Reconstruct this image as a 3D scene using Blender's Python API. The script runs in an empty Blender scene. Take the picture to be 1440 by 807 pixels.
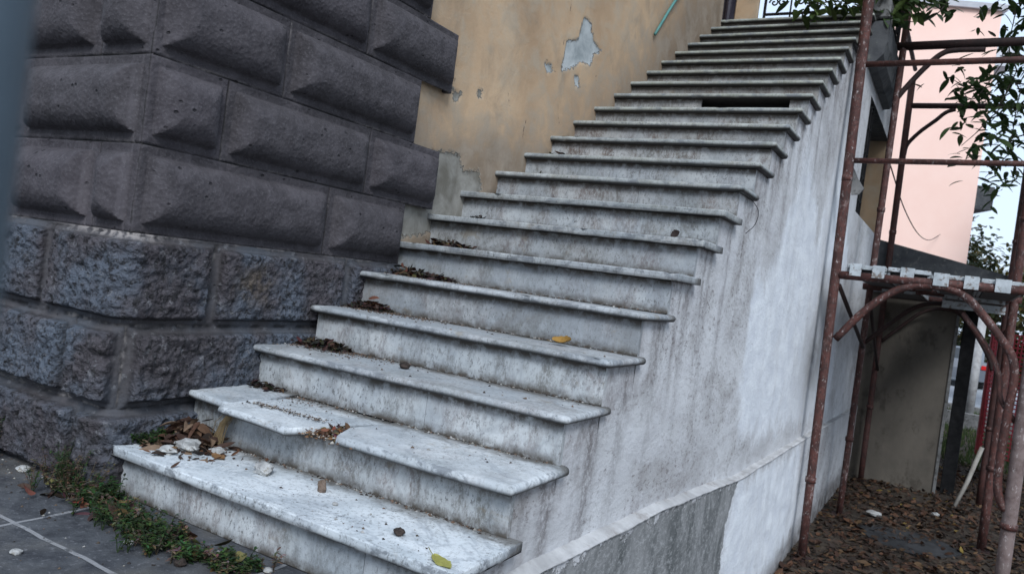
import bpy, math, random
import numpy as np
from mathutils import Vector, Matrix, noise
random.seed(7); rng = np.random.default_rng(7)
R_ = math.radians
SC = bpy.context.scene
COL = SC.collection

# ------------------------------------------------------------ camera
CR = ((0.8574551865, 0.4976356694, 0.1308791183),
      (0.1230116618, 0.0487333128, -0.9912079475),
      (-0.4996386035, 0.8660160534, -0.0194283588))      # right, down, forward
CAMLOC = Vector((2.4085, -1.3204, 0.9123))
cd = bpy.data.cameras.new('camera'); cam = bpy.data.objects.new('camera', cd); COL.objects.link(cam)
r, d, f = [Vector(v) for v in CR]
M = Matrix((( r.x, -d.x, -f.x), (r.y, -d.y, -f.y), (r.z, -d.z, -f.z))).to_4x4()
M.translation = CAMLOC
cam.matrix_world = M
cd.sensor_width = 36; cd.sensor_fit = 'HORIZONTAL'; cd.lens = 36*1092.89/1440
cd.clip_start = .02; cd.clip_end = 600
cd.dof.use_dof = True; cd.dof.focus_distance = 2.9; cd.dof.aperture_fstop = 6.2
SC.camera = cam

# ------------------------------------------------------------ sky and sun
SUN_EL, SUN_AZ = 43, 143       # azimuth from +Y clockwise
w = bpy.data.worlds.new('World'); SC.world = w; w.use_nodes = True
nt = w.node_tree; nt.nodes.clear()
out = nt.nodes.new('ShaderNodeOutputWorld'); bg = nt.nodes.new('ShaderNodeBackground')
sky = nt.nodes.new('ShaderNodeTexSky'); sky.sky_type = 'NISHITA'; sky.sun_disc = False
sky.sun_elevation = R_(SUN_EL); sky.sun_rotation = R_(SUN_AZ); sky.air_density = 1.3; sky.dust_density = 1.8
mx = nt.nodes.new('ShaderNodeMix'); mx.data_type = 'RGBA'; mx.inputs[0].default_value = .80
mx.inputs[7].default_value = (8.3, 10.0, 12.4, 1)           # thin overcast veil
nt.links.new(sky.outputs[0], mx.inputs[6]); nt.links.new(mx.outputs[2], bg.inputs[0])
bg.inputs[1].default_value = .082
nt.links.new(bg.outputs[0], out.inputs[0])
sd = bpy.data.lights.new('sun', 'SUN'); sd.energy = 2.3; sd.angle = R_(20); sd.color = (.90, .95, 1)
so = bpy.data.objects.new('sun', sd); COL.objects.link(so)
sv = Vector((math.sin(R_(SUN_AZ))*math.cos(R_(SUN_EL)), math.cos(R_(SUN_AZ))*math.cos(R_(SUN_EL)), math.sin(R_(SUN_EL))))
so.rotation_euler = (-sv).to_track_quat('-Z', 'Y').to_euler()
SC.view_settings.view_transform = 'Standard'; SC.view_settings.look = 'None'
SC.view_settings.gamma = 1; SC.view_settings.exposure = 0.44
SC.render.engine = 'CYCLES'

# ------------------------------------------------------------ node helper
class NT:
    def __init__(s, name):
        s.m = bpy.data.materials.new(name); s.m.use_nodes = True
        s.t = s.m.node_tree; s.b = s.t.nodes['Principled BSDF']; s.o = s.t.nodes['Material Output']
        s.co = s.t.nodes.new('ShaderNodeTexCoord').outputs['Object']
    def n(s, typ, **k):
        x = s.t.nodes.new(typ)
        for a, v in k.items(): setattr(x, a, v)
        return x
    def put(s, sock, v):
        if hasattr(v, 'is_output') or isinstance(v, bpy.types.NodeSocket): s.t.links.new(v, sock)
        elif isinstance(v, (tuple, list)) and len(v) == 3 and sock.type == 'RGBA': sock.default_value = (*v, 1)
        else: sock.default_value = v
    def map(s, scale=(1,1,1), loc=(0,0,0), rot=(0,0,0), src=None):
        x = s.n('ShaderNodeMapping'); s.put(x.inputs[0], src or s.co)
        x.inputs[1].default_value = loc; x.inputs[2].default_value = rot; x.inputs[3].default_value = scale
        return x.outputs[0]
    def noise(s, sc=5, det=4, rough=.55, dist=0, vec=None):
        x = s.n('ShaderNodeTexNoise'); s.put(x.inputs['Vector'], vec or s.co)
        x.inputs['Scale'].default_value = sc; x.inputs['Detail'].default_value = det
        x.inputs['Roughness'].default_value = rough; x.inputs['Distortion'].default_value = dist
        return x.outputs[0]
    def vor(s, sc=20, vec=None, feat='F1', rnd=1):
        x = s.n('ShaderNodeTexVoronoi', feature=feat); s.put(x.inputs['Vector'], vec or s.co)
        x.inputs['Scale'].default_value = sc; x.inputs['Randomness'].default_value = rnd
        return x.outputs[0]
    def ramp(s, v, a, b, lo=0, hi=1, smooth=True):
        x = s.n('ShaderNodeMapRange', interpolation_type='SMOOTHSTEP' if smooth else 'LINEAR'); s.put(x.inputs[0], v)
        x.inputs[1].default_value = a; x.inputs[2].default_value = b
        x.inputs[3].default_value = lo; x.inputs[4].default_value = hi
        return x.outputs[0]
    def math(s, op, a, b=0, c=0):
        x = s.n('ShaderNodeMath', operation=op); s.put(x.inputs[0], a); s.put(x.inputs[1], b)
        if c: s.put(x.inputs[2], c)
        return x.outputs[0]
    def mix(s, fac, a, b, mode='MIX'):
        x = s.n('ShaderNodeMix', data_type='RGBA', blend_type=mode)
        s.put(x.inputs[0], fac); s.put(x.inputs[6], a); s.put(x.inputs[7], b)
        return x.outputs[2]
    def attr(s, name, typ='GEOMETRY', out='Fac'):
        x = s.n('ShaderNodeAttribute', attribute_name=name, attribute_type=typ)
        return x.outputs[out]
    def sep(s, vec=None):
        x = s.n('ShaderNodeSeparateXYZ'); s.put(x.inputs[0], vec or s.co); return x.outputs
    def bump(s, h, dist=.01, strength=1):
        x = s.n('ShaderNodeBump'); s.put(x.inputs['Height'], h); x.inputs['Distance'].default_value = dist
        x.inputs['Strength'].default_value = strength
        s.t.links.new(x.outputs[0], s.b.inputs['Normal'])
    def done(s, color, rough=.8, spec=.3, metal=0):
        s.put(s.b.inputs['Base Color'], color); s.put(s.b.inputs['Roughness'], rough)
        s.b.inputs['Specular IOR Level'].default_value = spec; s.b.inputs['Metallic'].default_value = metal
        return s.m

# ------------------------------------------------------------ materials
def m_basalt(rough_cut):
    s = NT('rough_basalt' if rough_cut else 'dressed_basalt')
    big = s.noise(2.3, 5, .6); mid = s.noise(14, 5, .65); fine = s.noise(120, 3, .7)
    c = s.mix(s.ramp(big, .35, .68), (.036, .031, .036), (.064, .056, .063))
    c = s.mix(s.ramp(s.attr('tone'), 0, 1, .6, 0), c, (.034, .031, .033))
    c = s.mix(s.ramp(mid, .35, .7), c, s.mix(.5, c, (.088, .079, .087)))
    c = s.mix(s.ramp(fine, .52, .66, 0, .4), c, (.11, .103, .11))
    pv = s.vor(26 if rough_cut else 17, s.map((1,1,1.3)))
    pit = s.ramp(pv, .06, .17, 1, 0)
    gate = s.ramp(s.noise(9, 2), .45, .6)
    pit = s.math('MULTIPLY', pit, gate)
    c = s.mix(s.math('MULTIPLY', pit, .8), c, (.012, .011, .013))
    if rough_cut:
        c = s.mix(s.ramp(s.noise(3.1, 4), .40, .62, 0, .75), c, (.085, .105, .135))
        fc = s.attr('face')
        c = s.mix(s.math('MULTIPLY', s.ramp(s.noise(38, 5, .8), .50, .60, 0, .9), s.ramp(fc, 0, .9, .1, 1)), c, (.015, .014, .015))
        c = s.mix(s.ramp(fc, 0, .6, .5, 0), c, (.06, .057, .058))
        c = s.mix(s.ramp(s.noise(24, 4, .8), .58, .66, 0, .5), c, (.17, .17, .18))
        c = s.mix(s.math('MULTIPLY', s.ramp(s.attr('warm'), .1, 1.2, 0, .6), s.ramp(mid, .35, .6)), c, (.105, .08, .055))
    c = s.mix(s.ramp(s.attr('joint'), .2, .9, 0, .85), c, (.016, .015, .015))
    c = s.mix(s.math('MULTIPLY', s.ramp(s.attr('dust'), .1, .9), s.ramp(s.noise(30, 4), .38, .58)), c, (.26, .235, .225))
    spk = s.ramp(s.vor(8), .03, .045, 1, 0)
    c = s.mix(s.math('MULTIPLY', spk, s.ramp(s.noise(1.7, 1), .62, .66)), c, (.6, .6, .62))
    h = s.math('ADD', s.math('MULTIPLY', mid, .6 if not rough_cut else 1.6), s.math('MULTIPLY', fine, .22))
    h = s.math('SUBTRACT', h, s.math('MULTIPLY', pit, .8))
    h = s.math('ADD', h, s.math('MULTIPLY', s.vor(60), .35))
    if rough_cut: h = s.math('MULTIPLY', h, s.ramp(s.attr('face'), 0, .8, .2, 1))
    s.bump(h, .02 if rough_cut else .008, 1)
    return s.done(c, .9, .3)

def m_marble():
    s = NT('weathered_marble')
    seed = s.attr('seed', 'OBJECT'); dirt = s.attr('dirt', 'OBJECT'); dark = s.attr('dark', 'OBJECT')
    cx = s.n('ShaderNodeCombineXYZ'); s.put(cx.inputs[0], seed); s.put(cx.inputs[1], s.math('MULTIPLY', seed, .37))
    va = s.n('ShaderNodeVectorMath', operation='ADD'); s.put(va.inputs[0], s.co); s.put(va.inputs[1], cx.outputs[0])
    v = va.outputs[0]
    vs = s.map((1, 1.6, .55), rot=(0, 0, .6), src=v)
    n1 = s.noise(2.6, 5, .6, .5, vs); n2 = s.noise(13, 6, .75, .1, v); n3 = s.noise(70, 3, .7, 0, v)
    vein = s.ramp(s.math('ABSOLUTE', s.math('SUBTRACT', s.noise(2.2, 6, .6, .8, vs), .5)), .0, .03, 1, 0)
    c = s.mix(s.ramp(n1, .3, .7), (.44, .48, .51), (.68, .71, .73))
    c = s.mix(s.math('MULTIPLY', vein, .4), c, (.2, .23, .27))
    c = s.mix(s.math('MULTIPLY', s.ramp(n2, .5, .66), .35), c, (.26, .29, .31))
    # grey marble boards
    c = s.mix(s.math('MULTIPLY', dark, s.ramp(n2, .25, .6, .5, 1)), c, (.13, .135, .145))
    # rain streaks and grime of varying weight
    stk = s.noise(6, 6, .74, .3, s.map((1.3, 1.3, .6), src=v))
    g = s.math('MULTIPLY', s.math('MULTIPLY', s.ramp(stk, .40, .60), s.ramp(s.noise(70, 5, .85, 0, s.map((1,1,.5), src=v)), .40, .58, .25, 1)), dirt)
    c = s.mix(s.math('MULTIPLY', dirt, .35), c, (.30, .28, .25))
    c = s.mix(g, c, s.mix(s.ramp(n1, .4, .6), (.10, .095, .08), (.12, .085, .075)))
    sp = s.math('MULTIPLY', s.ramp(s.noise(85, 5, .85, 0, s.map((1,1,.55), src=v)), .53, .62), s.ramp(s.noise(3.5, 4, .6, 0, v), .35, .65, .35, 1))
    lf = s.attr('level', 'OBJECT')
    c = s.mix(s.math('MULTIPLY', lf, s.ramp(n2, .3, .6, .9, .55)), c, s.mix(s.ramp(s.attr('edge'), 0, .6), s.mix(s.ramp(n1, .35, .65), (.078, .064, .048), (.15, .128, .098)), (.25, .265, .205)))
    c = s.mix(s.math('MULTIPLY', s.ramp(s.noise(1.9, 5, .65, .4, v), .45, .62), s.math('SUBTRACT', .5, s.math('MULTIPLY', lf, .4))), c, (.27, .30, .33))
    c = s.mix(sp, c, (.11, .11, .11))
    c = s.mix(s.math('MULTIPLY', s.ramp(s.noise(6.5, 5, .7, .5, v), .6, .72), .5), c, (.2, .155, .10))
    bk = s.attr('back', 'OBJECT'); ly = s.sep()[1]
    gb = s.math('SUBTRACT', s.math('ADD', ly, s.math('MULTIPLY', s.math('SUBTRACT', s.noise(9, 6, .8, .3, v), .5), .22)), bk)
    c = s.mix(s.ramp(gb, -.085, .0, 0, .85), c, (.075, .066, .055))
    w_ = s.attr('edge')
    c = s.mix(s.math('MULTIPLY', w_, s.ramp(s.noise(16, 6, .78, .4, s.map((.6, 1, 1), src=v, rot=(0,0,.2))), .5, .6, 0, .75)), c, (.13, .14, .155))
    c = s.mix(s.math('MULTIPLY', s.attr('soffit_shade'), .9), c, (.028, .026, .024))  # shade under the nosing painted onto its underside
    c = s.mix(s.math('MULTIPLY', s.attr('grime_shade'), s.ramp(s.noise(18, 5, .7, .3, v), .3, .62, .15, 1)), c, (.07, .06, .05))  # grit at riser foot, painted nosing shadow at riser top
    h = s.math('ADD', s.math('MULTIPLY', n2, .6), s.math('MULTIPLY', n3, .4))
    s.bump(h, .0022, .9)
    return s.done(c, s.ramp(n2, .3, .7, .45, .75), .4)

def m_sidewall():
    s = NT('stained_plaster')
    y, z = s.sep()[1], s.sep()[2]
    n1 = s.noise(1.3, 5, .6, .4, s.map((1, .6, 1))); n2 = s.noise(7, 5, .65, .3, s.map((1, .6, 1))); n3 = s.noise(60, 4, .75, 0, s.map((1, .6, 1)))
    stv = s.noise(2.4, 6, .68, .7, s.map((1, .7, 1.0))); st2 = s.noise(3.4, 6, .74, .5, s.map((1, 1.1, .8), loc=(3, 1, 0)))
    c = s.mix(s.ramp(n1, .3, .7), (.37, .365, .37), (.60, .605, .615))
    c = s.mix(s.ramp(n2, .35, .7, 0, .6), c, (.50, .50, .52))
    c = s.mix(s.ramp(stv, .50, .68, 0, .5), c, (.215, .20, .19))
    c = s.mix(s.ramp(s.noise(1.1, 6, .65, .5), .48, .62, 0, .6), c, (.56, .56, .575))
    c = s.mix(s.ramp(s.noise(12, 6, .8, .6, s.map((1, .5, 1.1), rot=(.35, 0, 0))), .50, .64, 0, .32), c, (.29, .27, .27))
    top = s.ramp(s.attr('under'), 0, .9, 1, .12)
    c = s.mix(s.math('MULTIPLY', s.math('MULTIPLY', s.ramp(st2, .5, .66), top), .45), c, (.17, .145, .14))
    tr = s.noise(48, 5, .8, 0, s.map((1, .55, 1)))
    c = s.mix(s.math('MULTIPLY', s.ramp(tr, .52, .63, 0, .75), s.ramp(stv, .4, .6)), c, (.13, .11, .105))
    wn = s.math('ADD', s.attr('white'), s.math('MULTIPLY', s.math('SUBTRACT', s.noise(5, 6, .75, .5, s.map((1, 1.0, .8))), .5), .6))
    wm = s.ramp(wn, -.06, .12)
    c = s.mix(s.math('MULTIPLY', wm, s.ramp(s.noise(2.5, 6, .7, .4, s.map((1, 1.4, .5))), .30, .55, .5, .95)), c, s.mix(s.ramp(n2, .3, .7), (.56, .58, .62), (.70, .72, .745)))
    gm = s.ramp(s.math('ADD', s.attr('cement'), s.math('MULTIPLY', s.math('SUBTRACT', s.noise(9, 6, .7), .5), .35)), -.012, .012)
    ce = s.mix(s.ramp(s.noise(5, 6, .72, .4, s.map((1, 1.1, .6))), .3, .68), (.085, .09, .09), (.25, .25, .25))
    ce = s.mix(s.ramp(tr, .5, .62, 0, .6), ce, (.36, .36, .36))
    c = s.mix(gm, c, ce)
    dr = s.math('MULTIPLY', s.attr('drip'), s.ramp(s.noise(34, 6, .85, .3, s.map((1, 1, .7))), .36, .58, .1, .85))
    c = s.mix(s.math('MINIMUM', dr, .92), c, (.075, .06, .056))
    dk = s.attr('damp')
    c = s.mix(s.math('MULTIPLY', s.ramp(dk, .0, 1), s.ramp(n2, .3, .6, .5, 1)), c, (.10, .09, .085))
    scr = s.ramp(s.vor(5, s.map((1, 3, .7), rot=(.5, 0, 0)), 'DISTANCE_TO_EDGE'), 0, .012, 1, 0)
    c = s.mix(s.math('MULTIPLY', scr, s.ramp(n1, .52, .6, 0, .35)), c, (.2, .18, .17))
    h = s.math('ADD', s.math('MULTIPLY', n2, 1.1), s.math('MULTIPLY', n3, .35))
    h = s.math('SUBTRACT', h, s.math('MULTIPLY', gm, .6)); h = s.math('ADD', h, s.math('MULTIPLY', wm, .2))
    s.bump(h, .01, .8)
    return s.done(c, .85, .25)

def m_ochre(peel=True):
    s = NT('ochre_render' if peel else 'ochre_paint')
    n1 = s.noise(1.1, 5, .6, .5); n2 = s.noise(6, 5, .65, .3); n3 = s.noise(80, 3, .7)
    c = s.mix(s.ramp(n1, .3, .7), (.33, .225, .14), (.47, .335, .215))
    c = s.mix(s.ramp(n2, .4, .72, 0, .5), c, (.38, .34, .27))
    c = s.mix(s.ramp(s.noise(2.4, 6, .65, .6, s.map((1, 1.2, .8))), .5, .72, 0, .5), c, (.19, .15, .11))
    if peel:
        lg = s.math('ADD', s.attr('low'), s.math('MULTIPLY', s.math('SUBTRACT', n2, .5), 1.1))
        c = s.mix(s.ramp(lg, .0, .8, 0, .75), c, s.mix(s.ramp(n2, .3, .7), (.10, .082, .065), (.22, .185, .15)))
        sdv = s.math('ADD', s.attr('peel'), s.math('MULTIPLY', s.math('SUBTRACT', s.noise(26, 6, .85), .5), .13))
        pm = s.ramp(sdv, -.0025, .0025); rim = s.math('SUBTRACT', s.ramp(sdv, -.012, -.004), pm)
        c = s.mix(s.math('MULTIPLY', rim, .5), c, (.42, .38, .32))
        edge_ = s.math('MULTIPLY', s.ramp(sdv, -.005, -.001), s.ramp(sdv, .001, .005, 1, 0))
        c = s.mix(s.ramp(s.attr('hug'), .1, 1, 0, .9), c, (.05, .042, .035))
        yy_ = s.sep()[1]
        c = s.mix(pm, c, s.mix(s.ramp(yy_, 2.1, 2.3), s.mix(s.ramp(n2, .3, .7), (.13, .12, .10), (.27, .26, .235)), s.mix(s.ramp(n2, .3, .7), (.24, .265, .27), (.42, .44, .44))))
        c = s.mix(s.math('MULTIPLY', edge_, s.ramp(n2, .42, .56)), c, (.045, .04, .038))
        ck = s.ramp(s.math('ADD', s.attr('crack'), s.math('MULTIPLY', s.math('SUBTRACT', s.noise(40, 4, .7), .5), .012)), .0035, .0015, 0, 1)
        c = s.mix(s.math('MULTIPLY', ck, .85), c, (.05, .04, .035))
        h = s.math('ADD', s.math('MULTIPLY', n2, .6), s.math('MULTIPLY', n3, .12))
        h = s.math('SUBTRACT', h, s.math('MULTIPLY', pm, 1.4)); h = s.math('SUBTRACT', h, s.math('MULTIPLY', ck, .6))
        s.bump(h, .012, .8)
    else: s.bump(n2, .006, .6)
    return s.done(c, .9, .2)

def m_noisy(name, a, b, sc=6, rough=.85, bumpd=.004, c3=None, sc3=20, lo=.55, hi=.65, spec=.3, metal=0, stretch=(1,1,1)):
    s = NT(name); v = s.map(stretch)
    n = s.noise(sc, 5, .65, .2, v)
    c = s.mix(s.ramp(n, .32, .68), a, b)
    if c3: c = s.mix(s.ramp(s.noise(sc3, 4, .7, 0, v), lo, hi), c, c3)
    s.bump(s.math('ADD', n, s.math('MULTIPLY', s.noise(sc*7, 3, .7, 0, v), .4)), bumpd, .8)
    return s.done(c, rough, spec, metal)

def m_attrcolor(name, rough=.7, trans=0, nsc=40):
    s = NT(name)
    c = s.attr('tint', out='Color')
    c = s.mix(s.ramp(s.noise(nsc, 4, .6), .3, .7, 0, .45), c, s.mix(1, c, (.55, .5, .45), 'MULTIPLY'))
    s.done(c, rough, .3)
    if trans:
        t = s.n('ShaderNodeBsdfTranslucent'); s.put(t.inputs[0], c)
        x = s.n('ShaderNodeMixShader'); x.inputs[0].default_value = trans
        s.t.links.new(s.b.outputs[0], x.inputs[1]); s.t.links.new(t.outputs[0], x.inputs[2])
        s.t.links.new(x.outputs[0], s.o.inputs[0])
    return s.m

def m_paving():
    s = NT('basalt_paving')
    o = s.sep(s.map((1,1,1))); wob = s.math('MULTIPLY', s.math('SUBTRACT', s.noise(5, 4), .5), .018)
    def lines(v, off, per, wd):
        t = s.math('ADD', s.math('SUBTRACT', v, off), wob)
        t = s.math('ABSOLUTE', s.math('SUBTRACT', s.math('FRACT', s.math('ADD', s.math('DIVIDE', t, per), .5)), .5))
        return s.ramp(s.math('MULTIPLY', t, per), wd*.6, wd, 1, 0)
    j = s.math('MAXIMUM', lines(o[0], .125, .72, .009), lines(o[1], -.05, .46, .009))
    n = s.noise(9, 6, .7); n2 = s.noise(60, 4, .75)
    c = s.mix(s.ramp(n, .3, .7), (.032, .034, .040), (.072, .076, .084))
    c = s.mix(s.ramp(n2, .56, .68, 0, .5), c, (.2, .2, .22))
    jm = s.math('MULTIPLY', j, s.ramp(s.noise(12, 4, .7), .3, .5))
    c = s.mix(s.math('MULTIPLY', jm, .8), c, (.26, .26, .27))
    c = s.mix(s.ramp(s.noise(2.2, 5), .5, .7, 0, .4), c, (.10, .085, .065))
    s.bump(s.math('SUBTRACT', s.math('ADD', s.math('MULTIPLY', n, .7), s.math('MULTIPLY', n2, .3)), s.math('MULTIPLY', jm, .5)), .008, .9)
    return s.done(c, s.ramp(n, .3, .7, .5, .8), .35)

def m_rust():
    s = NT('rusty_painted_tube')
    n = s.noise(9, 5, .7); n2 = s.noise(45, 4, .75)
    c = s.mix(s.ramp(n, .35, .65), (.045, .017, .014), (.095, .034, .027))
    c = s.mix(s.ramp(n2, .5, .62, 0, .8), c, (.028, .018, .016))
    c = s.mix(s.math('MULTIPLY', s.ramp(s.noise(14, 6, .8, 0, s.map((1,1,.6))), .56, .62), s.ramp(s.attr('spatter_shade', 'OBJECT'), .1, 1, 0, .8)), c, (.15, .105, .095))
    sp = s.math('MULTIPLY', s.ramp(s.noise(40, 6, .8, 0, s.map((1,1,.5))), .58, .64), s.ramp(s.attr('spatter_shade', 'OBJECT'), 0, 1, .1, 1))
    c = s.mix(s.math('MULTIPLY', s.ramp(s.attr('spatter_shade', 'OBJECT'), 1, 3), s.ramp(n, .3, .6, .3, .9)), c, (.20, .155, .145))
    c = s.mix(s.ramp(s.attr('spatter_shade', 'OBJECT'), .0, .15, .72, 0), c, (.012, .009, .009))  # lowest values: backlit darkness painted into the same tube paint
    c = s.mix(sp, c, (.36, .31, .30))
    s.bump(n2, .004, .8)
    return s.done(c, .7, .35)

MB_ = m_basalt(False); MBR = m_basalt(True); MMAR = m_marble(); MSIDE = m_sidewall(); MOCH = m_ochre(True)
MOCH2 = m_ochre(False)
MLEDGE = m_noisy('ledge_plaster', (.30,.295,.295), (.46,.455,.455), 5, .85, .008, (.26,.24,.23), 9, .52, .72)
MCON = m_noisy('grey_concrete', (.10,.10,.10), (.2,.195,.19), 5, .9, .008, (.06,.058,.055), 18, .52, .65)
MDARKCEM = m_noisy('dark_cement', (.045,.047,.052), (.085,.087,.09), 4, .9, .006, (.12,.12,.11), 14, .56, .68)
MPAVE = m_paving()
MSOIL = m_noisy('damp_soil', (.022,.016,.012), (.055,.04,.028), 7, .95, .03, (.09,.07,.05), 30, .56, .66)
MRUST = m_rust()
MGALV = m_noisy('galvanised_deck', (.32,.345,.36), (.48,.51,.53), 10, .6, .002, (.15,.12,.10), 22, .52, .64, .5, .2)
MDECKU = m_noisy('deck_underside', (.05,.05,.055), (.10,.095,.09), 8, .7, .003)
MIRON = m_noisy('black_iron', (.009,.009,.010), (.020,.020,.021), 12, .85, .002, spec=.15)
MPINK = m_noisy('pink_render', (.86,.59,.50), (.88,.62,.53), 1.2, .9, .001)
MPINKT = m_noisy('pale_cornice', (.5,.5,.54), (.6,.6,.63), 2, .8, .001)
MANN = m_noisy('annex_plaster', (.08,.07,.058), (.13,.112,.092), 1.6, .9, .006, (.065,.055,.045), 5, .54, .68, stretch=(1,1,.6))
MLEAF = m_attrcolor('leaf_skin', .55, .3, 30)
MDEAD = m_attrcolor('dead_leaf_skin', .75, .1, 95)
MCRUMB = m_attrcolor('crumb_skin', .9, 0, 95)
MBARK = m_noisy('bark', (.035,.028,.022), (.075,.062,.05), 14, .95, .01, stretch=(1,1,.3))
MPOST = m_noisy('blue_grey_paint', (.075,.105,.13), (.09,.125,.155), 8, .5, .001)
MTEAL = m_noisy('teal_plastic', (.05,.16,.15), (.09,.22,.2), 10, .5, .001)
MROAD = m_noisy('pale_asphalt', (.28,.31,.34), (.36,.39,.42), 3, .9, .002)
MNET = m_noisy('red_plastic_net', (.26,.015,.024), (.36,.025,.04), 8, .5, .001)
MREDP = m_noisy('dark_red_paint', (.10,.008,.01), (.16,.014,.016), 8, .6, .001)
MPALE = m_noisy('pale_timber', (.2,.18,.16), (.32,.30,.27), 8, .8, .002)
MGRASS = m_attrcolor('grass_skin', .8, .2, 3)
MCAR = m_noisy('grey_car_paint', (.15,.17,.2), (.17,.19,.22), 3, .3, 0.0005, spec=.6)
MGLASS = m_noisy('dark_glass', (.02,.025,.03), (.03,.035,.04), 2, .1, 0.0005, spec=.8)
MTYRE = m_noisy('tyre_rubber', (.015,.015,.015), (.03,.03,.03), 10, .8, .001)
MTAIL = m_noisy('red_lens', (.5,.01,.01), (.6,.02,.02), 10, .3, .001)
MDOOR = m_noisy('dark_door_paint', (.02,.018,.03), (.05,.045,.06), 6, .5, .001)
MSTONEW = m_noisy('white_rubble', (.22,.215,.21), (.42,.42,.41), 20, .9, .004, (.2,.18,.15), 35, .55, .65)
MPOD = m_noisy('dark_pod', (.014,.011,.010), (.05,.035,.028), 60, .8, .004)

# ------------------------------------------------------------ object helpers
def thing(name, label, cat, loc=(0,0,0), group=None):
    o = bpy.data.objects.new(name, None); COL.objects.link(o); o.location = loc
    o.empty_display_size = .1
    o['label'] = label; o['category'] = cat
    if group: o['group'] = group
    o['wl'] = tuple(loc)
    return o
def wl(o):
    return np.array(o['wl'][:]) if 'wl' in o else np.zeros(3)
def mesh(name, V, F, mat, parent=None, smooth=False, attrs=None, base=None):
    """V in world coordinates; made relative to the parent's base (or to base)."""
    V = np.asarray(V, float).reshape(-1, 3)
    off = wl(parent) if parent is not None else (np.array(base, float) if base is not None else np.zeros(3))
    me = bpy.data.meshes.new(name); me.from_pydata((V-off).tolist(), [], [tuple(int(i) for i in f_) for f_ in F]); me.validate(); me.update()
    if smooth: me.polygons.foreach_set('use_smooth', [True]*len(me.polygons))
    for k, a in (attrs or {}).items():
        a = np.asarray(a, float)
        if a.ndim == 2:
            at = me.color_attributes.new(k, 'FLOAT_COLOR', 'POINT')
            at.data.foreach_set('color', np.c_[a, np.ones(len(a))].ravel().astype(np.float32))
        else:
            at = me.attributes.new(k, 'FLOAT', 'POINT'); at.data.foreach_set('value', a.astype(np.float32))
    me.materials.append(mat)
    o = bpy.data.objects.new(name, me); COL.objects.link(o)
    if parent is not None:
        o.parent = parent; o['wl'] = tuple(off)
    elif base is not None: o.location = base; o['wl'] = tuple(off)
    return o
def tag(o, label=None, cat=None, group=None, kind=None):
    if label: o['label'] = label
    if cat: o['category'] = cat
    if group: o['group'] = group
    if kind: o['kind'] = kind
    return o
class G:
    def __init__(s): s.V = []; s.F = []; s.T = []; s.n = 0
    def add(s, V, F, tint=None):
        V = np.asarray(V, float); s.V.append(V); s.F += [tuple(i+s.n for i in f_) for f_ in F]; s.n += len(V)
        s.T.append(np.tile(tint if tint is not None else (.5,.5,.5), (len(V), 1)))
    def box(s, a, b, bev=0):
        x0,y0,z0 = a; x1,y1,z1 = b
        if bev <= 0:
            s.add([(x0,y0,z0),(x1,y0,z0),(x1,y1,z0),(x0,y1,z0),(x0,y0,z1),(x1,y0,z1),(x1,y1,z1),(x0,y1,z1)],
                  [(0,3,2,1),(4,5,6,7),(0,1,5,4),(1,2,6,5),(2,3,7,6),(3,0,4,7)])
        else:
            c = bev; V = []; 
            def ring(i, z): return [(x0+i+ (0 if k not in (0,) else 0), 0, 0) for k in ()]
            def oct_(ins, z):
                a0,b0,a1,b1 = x0+ins, y0+ins, x1-ins, y1-ins
                return [(a0+c,b0,z),(a1-c,b0,z),(a1,b0+c,z),(a1,b1-c,z),(a1-c,b1,z),(a0+c,b1,z),(a0,b1-c,z),(a0,b0+c,z)]
            V = oct_(c, z0)+oct_(0, z0+c)+oct_(0, z1-c)+oct_(c, z1)
            F = [tuple(range(7,-1,-1)), tuple(range(24,32))]
            for k in range(3):
                for i in range(8):
                    F.append((k*8+i, k*8+(i+1)%8, k*8+8+(i+1)%8, k*8+8+i))
            s.add(V, F)
    def tube(s, pts, r, n=10, cap=True, tint=None):
        pts = [Vector(p) for p in pts]; rr = r if isinstance(r, (list, tuple)) else [r]*len(pts)
        V = []; up = None
        for i, p in enumerate(pts):
            t = (pts[min(i+1, len(pts)-1)] - pts[max(i-1, 0)]).normalized()
            if up is None: up = t.orthogonal().normalized()
            up = (up - t*up.dot(t)).normalized(); sd_ = t.cross(up)
            for k in range(n):
                a = 2*math.pi*k/n; V.append(p + (up*math.cos(a)+sd_*math.sin(a))*rr[i])
        F = []
        for i in range(len(pts)-1):
            for k in range(n): F.append((i*n+k, i*n+(k+1)%n, (i+1)*n+(k+1)%n, (i+1)*n+k))
        if cap: F += [tuple(range(n-1, -1, -1)), tuple(range((len(pts)-1)*n, len(pts)*n))]
        s.add(V, F, tint)
    def build(s, name, mat, parent=None, smooth=False, base=None, tint=False):
        return mesh(name, np.vstack(s.V), s.F, mat, parent, smooth, {'tint': np.vstack(s.T)} if tint else None, base)
def grid_faces(nu, nv, flip=False):
    i = np.arange(nu-1)[:, None]; j = np.arange(nv-1)[None, :]
    a = (i*nv+j).ravel(); q = np.c_[a, a+nv, a+nv+1, a+1]
    return q[:, ::-1] if flip else q
def fbm(x, y, z, oct_=4):
    return noise.fractal(Vector((x, y, z)), 1.0, 2.0, oct_)
def fbm_arr(P, sc, oct_=4):
    return np.array([noise.fractal(Vector((p[0]*sc, p[1]*sc, p[2]*sc)), .9, 2.0, oct_) for p in P])
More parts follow.
